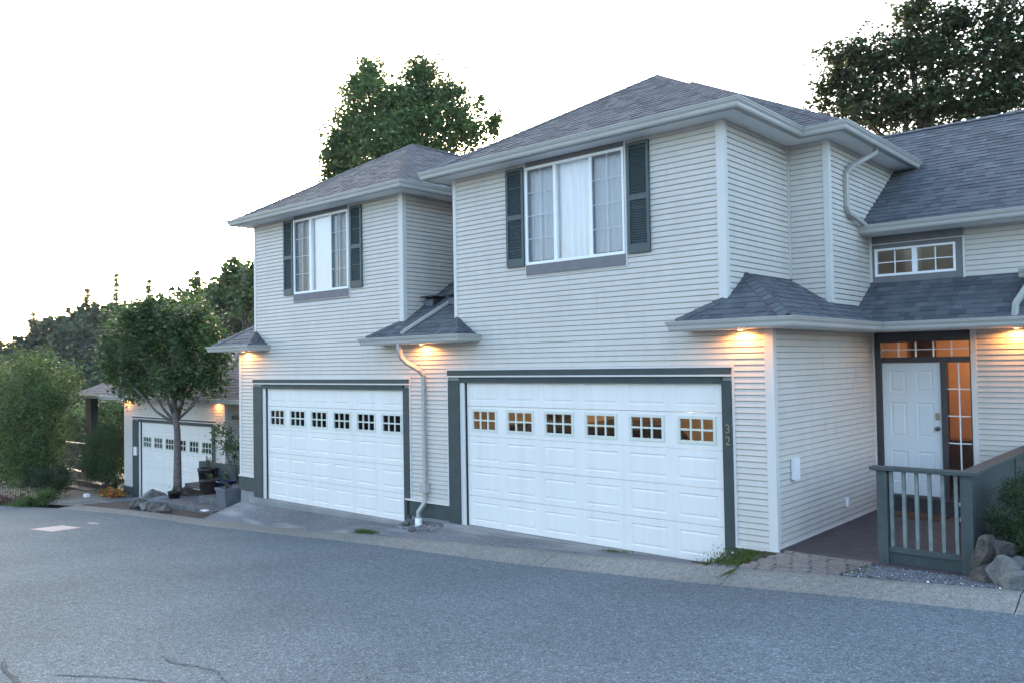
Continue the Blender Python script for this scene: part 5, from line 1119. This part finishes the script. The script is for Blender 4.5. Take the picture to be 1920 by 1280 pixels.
# ================================================================== DISTANCE
shp = "trees beyond the far house"
def conifer(base, h, r, n, label, seed, m="ls_dark", leaf=.4, sparse=1.0):
    root = empty("conifer_tree", base, label=label, cat="tree", group=shp); mb = MB(); mb.tube([base, (base[0], base[1], base[2] + h)], [h * .016, .03], 7)
    rr = np.random.default_rng(seed); P = []; L = int(h / .8)
    for i in range(L):
        t = .25 + .75 * i / L; z = base[2] + h * t; rad = r * (1 - t) * 1.25 + .15
        for k in range(6):
            if rr.random() > sparse: continue
            a = rr.uniform(0, 6.28); ln = rad * rr.uniform(.5, 1.1); e = (base[0] + math.cos(a) * ln, base[1] + math.sin(a) * ln, z - ln * .25 + .1); mb.tube([(base[0], base[1], z), e], [.05, .015], 4)
            q = np.linspace(.2, 1, max(3, int(n / L / 6)))[:, None]; s = np.array([base[0], base[1], z]); P.append(s + (np.array(e) - s) * q + rr.normal(size=(len(q), 3)) * .18)
    mb.build("trunk", "bark_dark", root); leaf_mesh("crown", np.concatenate(P), leaf, m, root, .4, .4, seed=seed)
make_tree("poplar_tree", "tall tree with an open pointed top seen left of the middle house", "tree", (-39.8, 18, -2), (-39.8, 18, 8.5), .25, .05, [(-39.53, 18.0, 8.38, 0.77, 0.61, 0.87), (-38.85, 18.0, 9.36, 0.48, 0.39, 0.62), (-40.56, 18.0, 7.4, 1.13, 0.9, 0.88), (-37.91, 18.0, 7.23, 1.02, 0.82, 1.02), (-41.96, 18.0, 6.95, 0.9, 0.72, 0.72), (-37.25, 18.0, 8.54, 0.51, 0.41, 0.85)], 9000, .30, "ls_back", 81, nb=12, clump=.32, shell=.3, per=18, group=shp)
make_tree("poplar_tree", "thin crowned tree touching the left corner of the middle house", "tree", (-35.6, 17, -2), (-36.2, 17, 9.0), .22, .05, [(-34.79, 17.0, 8.27, 0.45, 0.36, 1.13), (-35.29, 17.0, 7.01, 0.65, 0.52, 0.81)], 2500, .28, "ls_back", 82, nb=12, clump=.3, shell=.3, per=16, group=shp)
conifer((-43.8, 18, -2), 11.9, 1.1, 2200, "slim dark conifer with a pointed top poking above the small tree", 83, leaf=.28, sparse=.75)
B5 = [(-54.89, 22.0, 7.22, 2.16, 1.73, 1.08), (-48.95, 22.0, 6.5, 2.04, 1.63, 1.02), (-60.62, 22.0, 7.06, 1.6, 1.28, 1.0), (-45.85, 22.0, 6.35, 1.58, 1.26, 0.98)]
make_tree("broadleaf_tree", "wide dark tree mass behind the small round headed tree", "tree", (-52, 22, -3), (-52, 22, 6), .4, .1, B5, 14000, .34, "ls_dark", 84, nb=10, clump=.45, shell=.5, per=22, group=shp, tone=(.7, 2.0))
# wooded hill: many crowns read as one mass
def hill_top_z(u): return lerp_tab([(0, 5.4), (60, 8.0), (130, 11.0), (200, 11.6), (300, 12.2), (420, 13.2), (520, 13.5)], u)
r = np.random.default_rng(5); blobs = []
# line of sight directions are only used to choose where along the ridge each crown stands
ridge = [(-116, 24, 4.6), (-113, 27, 5.6), (-110, 30, 8.2), (-106, 33, 11.0), (-102.5, 36.2, 11.4), (-99, 39, 11.8), (-94, 44, 13.0), (-88, 50, 14.0), (-80, 58, 15)]
def ridge_at(t):
    t = t * (len(ridge) - 1); i = min(len(ridge) - 2, int(t)); f = t - i; return [ridge[i][k] * (1 - f) + ridge[i + 1][k] * f for k in range(3)]
for i in range(330):
    t = r.random(); x, y, z = ridge_at(t); d = r.random() ** .8; s = r.uniform(1.6, 3.4)
    # slope falls from the ridge towards the houses
    x += 52 * d; y -= 18 * d; zz = z - s * 1.0 - d * (z + 7.5) + r.uniform(-.6, .6)
    blobs.append((x + r.uniform(-2, 2), y + r.uniform(-2, 2), zz, s, s, s * r.uniform(.8, 1.3)))
for i in range(90):
    x, y, z = ridge_at(r.random()); s = r.uniform(1.2, 2.6); blobs.append((x, y, z - s * 1.1 + r.uniform(-.5, .4), s, s, s * 1.1))
P = blob_points(blobs, 120000, 91, .55, .7, 26); f = leaf_mesh("wooded_hillside", P, .75, "ls_far", None, .3, .7, kind="stuff", seed=91, tone=(.6, 1.6))
for k, (x, y, z, h, lb) in enumerate(((-110.5, 30, 5.5, 5.5, "bare topped conifer on the skyline at the far left"), (-113.5, 26.5, 4.2, 4.6, "small conifer on the skyline at the left edge"), (-101.5, 37, 9.5, 6.4, "sparse tall conifer on the hill crest above the porch roof"), (-104.5, 34.5, 9.2, 4.8, "dark conifer on the highest part of the hill"), (-98.5, 40, 9.5, 5.5, "dense conifer on the crest right of the sparse one"))):
    conifer((x, y, z - 3), h + 3, 1.25, 2200, lb, 100 + k, leaf=.32, sparse=.75)
# far street, fence, hut edge seen below the left tree
fe = empty("metal_fence", (-39.6, 5, -4.9), label="dark metal picket fence beside the pale road at the far left", cat="fence")

A = Vector((-41.2, 3.6, 0)); Bv = Vector((-38.1, 6.3, 0)); nfp = 30
zb_ = -4.05
mb = MB(); mb.beam(A + Vector((0, 0, zb_ + 1.0)), Bv + Vector((0, 0, zb_ + 1.0)), .03, .035); mb.build("rail", "metal_dark", fe); mb = MB(); mb.beam(A + Vector((0, 0, zb_ + .12)), Bv + Vector((0, 0, zb_ + .12)), .03, .035); mb.build("rail", "metal_dark", fe)
for i in range(nfp + 1):
    p = A.lerp(Bv, i / nfp); mb = MB(); mb.box(p.x - .011, p.x + .011, p.y - .011, p.y + .011, zb_ - .9, zb_ + 1.03); mb.build("picket", "black_plastic", fe)
o = heightfield("far_road", [-75, -65, -55, -48, -43, -41], [-24, -14, -6, -2, 0, 2, 4, 6, 9], lambda x, y: zterr(x, y) + .06, "concrete"); tag(o, kind="structure")
po = empty("dark_trunk", (-22.6, -1.0, -1.9), label="dark tree trunk shaped as a plain post, standing at the left edge in front of the metal fence", cat="post")  # plain pole standing in for a dark tree trunk, carries no lamp
mb = MB(); mb.tube([(-22.6, -1.0, -1.9), (-22.6, -1.0, 0.6)], .07, 10); mb.build("pole", "black_plastic", po); mb = MB(); mb.lathe((-22.6, -1.0, -1.95), [(.22, 0), (.16, .18), (.08, .3)], 16); mb.build("base", "black_plastic", po)
def wig(L, k=4, a=.02):
    out = []
    for i in range(len(L) - 1):
        for j in range(k): f = j / k; out.append((L[i][0] + (L[i + 1][0] - L[i][0]) * f + random.uniform(-a, a), L[i][1] + (L[i + 1][1] - L[i][1]) * f + random.uniform(-a, a)))
    return out + [L[-1]]
ribbon("tar_crack", wig([(2.76, -6.78), (3.12, -6.82), (3.47, -6.75), (3.73, -6.74), (4.13, -6.85), (4.6, -7.1)]), .009, "tar_seal", .008)
ribbon("tar_crack", wig([(2.6, -7.62), (3.0, -7.42), (3.22, -7.3), (3.6, -7.16), (4.2, -7.2)]), .009, "tar_seal", .008)
ribbon("tar_crack", wig([(1.7, -7.7), (2.25, -7.85), (2.64, -7.9), (3.2, -8.1)]), .02, "tar_seal", .008)
ribbon("tar_crack", wig([(-5.2, -5.7), (-2.7, -5.0), (-1.3, -4.83), (0.4, -4.3)], 6, .04), .006, "tar_seal", .006)
for jx in (-9.4, -3.4, 2.6): ribbon("tar_crack", wig([(jx, -1.2), (jx + .05, -1.9), (jx - .1, -2.9)], 4, .03), .005, "tar_seal", .006)

# thin evening air: the far hill fades a little
hz = MB(); hz.box(-430, 270, -270, 430, -32, 40); hz = hz.build("haze", None, None); hz["kind"] = "stuff"
hm = bpy.data.materials.new("haze"); hm.use_nodes = True; hn = hm.node_tree.nodes; hn.remove(hn["Principled BSDF"]); pv = hn.new("ShaderNodeVolumePrincipled")
pv.inputs["Density"].default_value = 0.00022; pv.inputs["Color"].default_value = (0.92, 0.92, 0.95, 1); hm.node_tree.links.new(pv.outputs[0], hn["Material Output"].inputs["Volume"]); hz.data.materials.append(hm)

# ================================================================== small litter
r = np.random.default_rng(44); mb = MB()
for i in range(90):
    x = r.uniform(-9, 9.5); y = -1.25 - abs(r.normal()) * .35 if r.random() < .75 else r.uniform(-7, -1.3); z = zroad(x, y) + .006; a = r.uniform(0, 6.28); q = r.uniform(.012, .03); c_, s_ = math.cos(a) * q, math.sin(a) * q
    mb.poly([(x - c_, y - s_, z), (x + s_ * .5, y - c_ * .5, z + .006), (x + c_, y + s_, z + .003), (x - s_ * .5, y + c_ * .5, z + .005)], int(r.random() < .35))
tag(mb.build("fallen_leaves", ["mat_fibre", "ls_grass"], None, origin=(0, 0, 0)), kind="stuff")
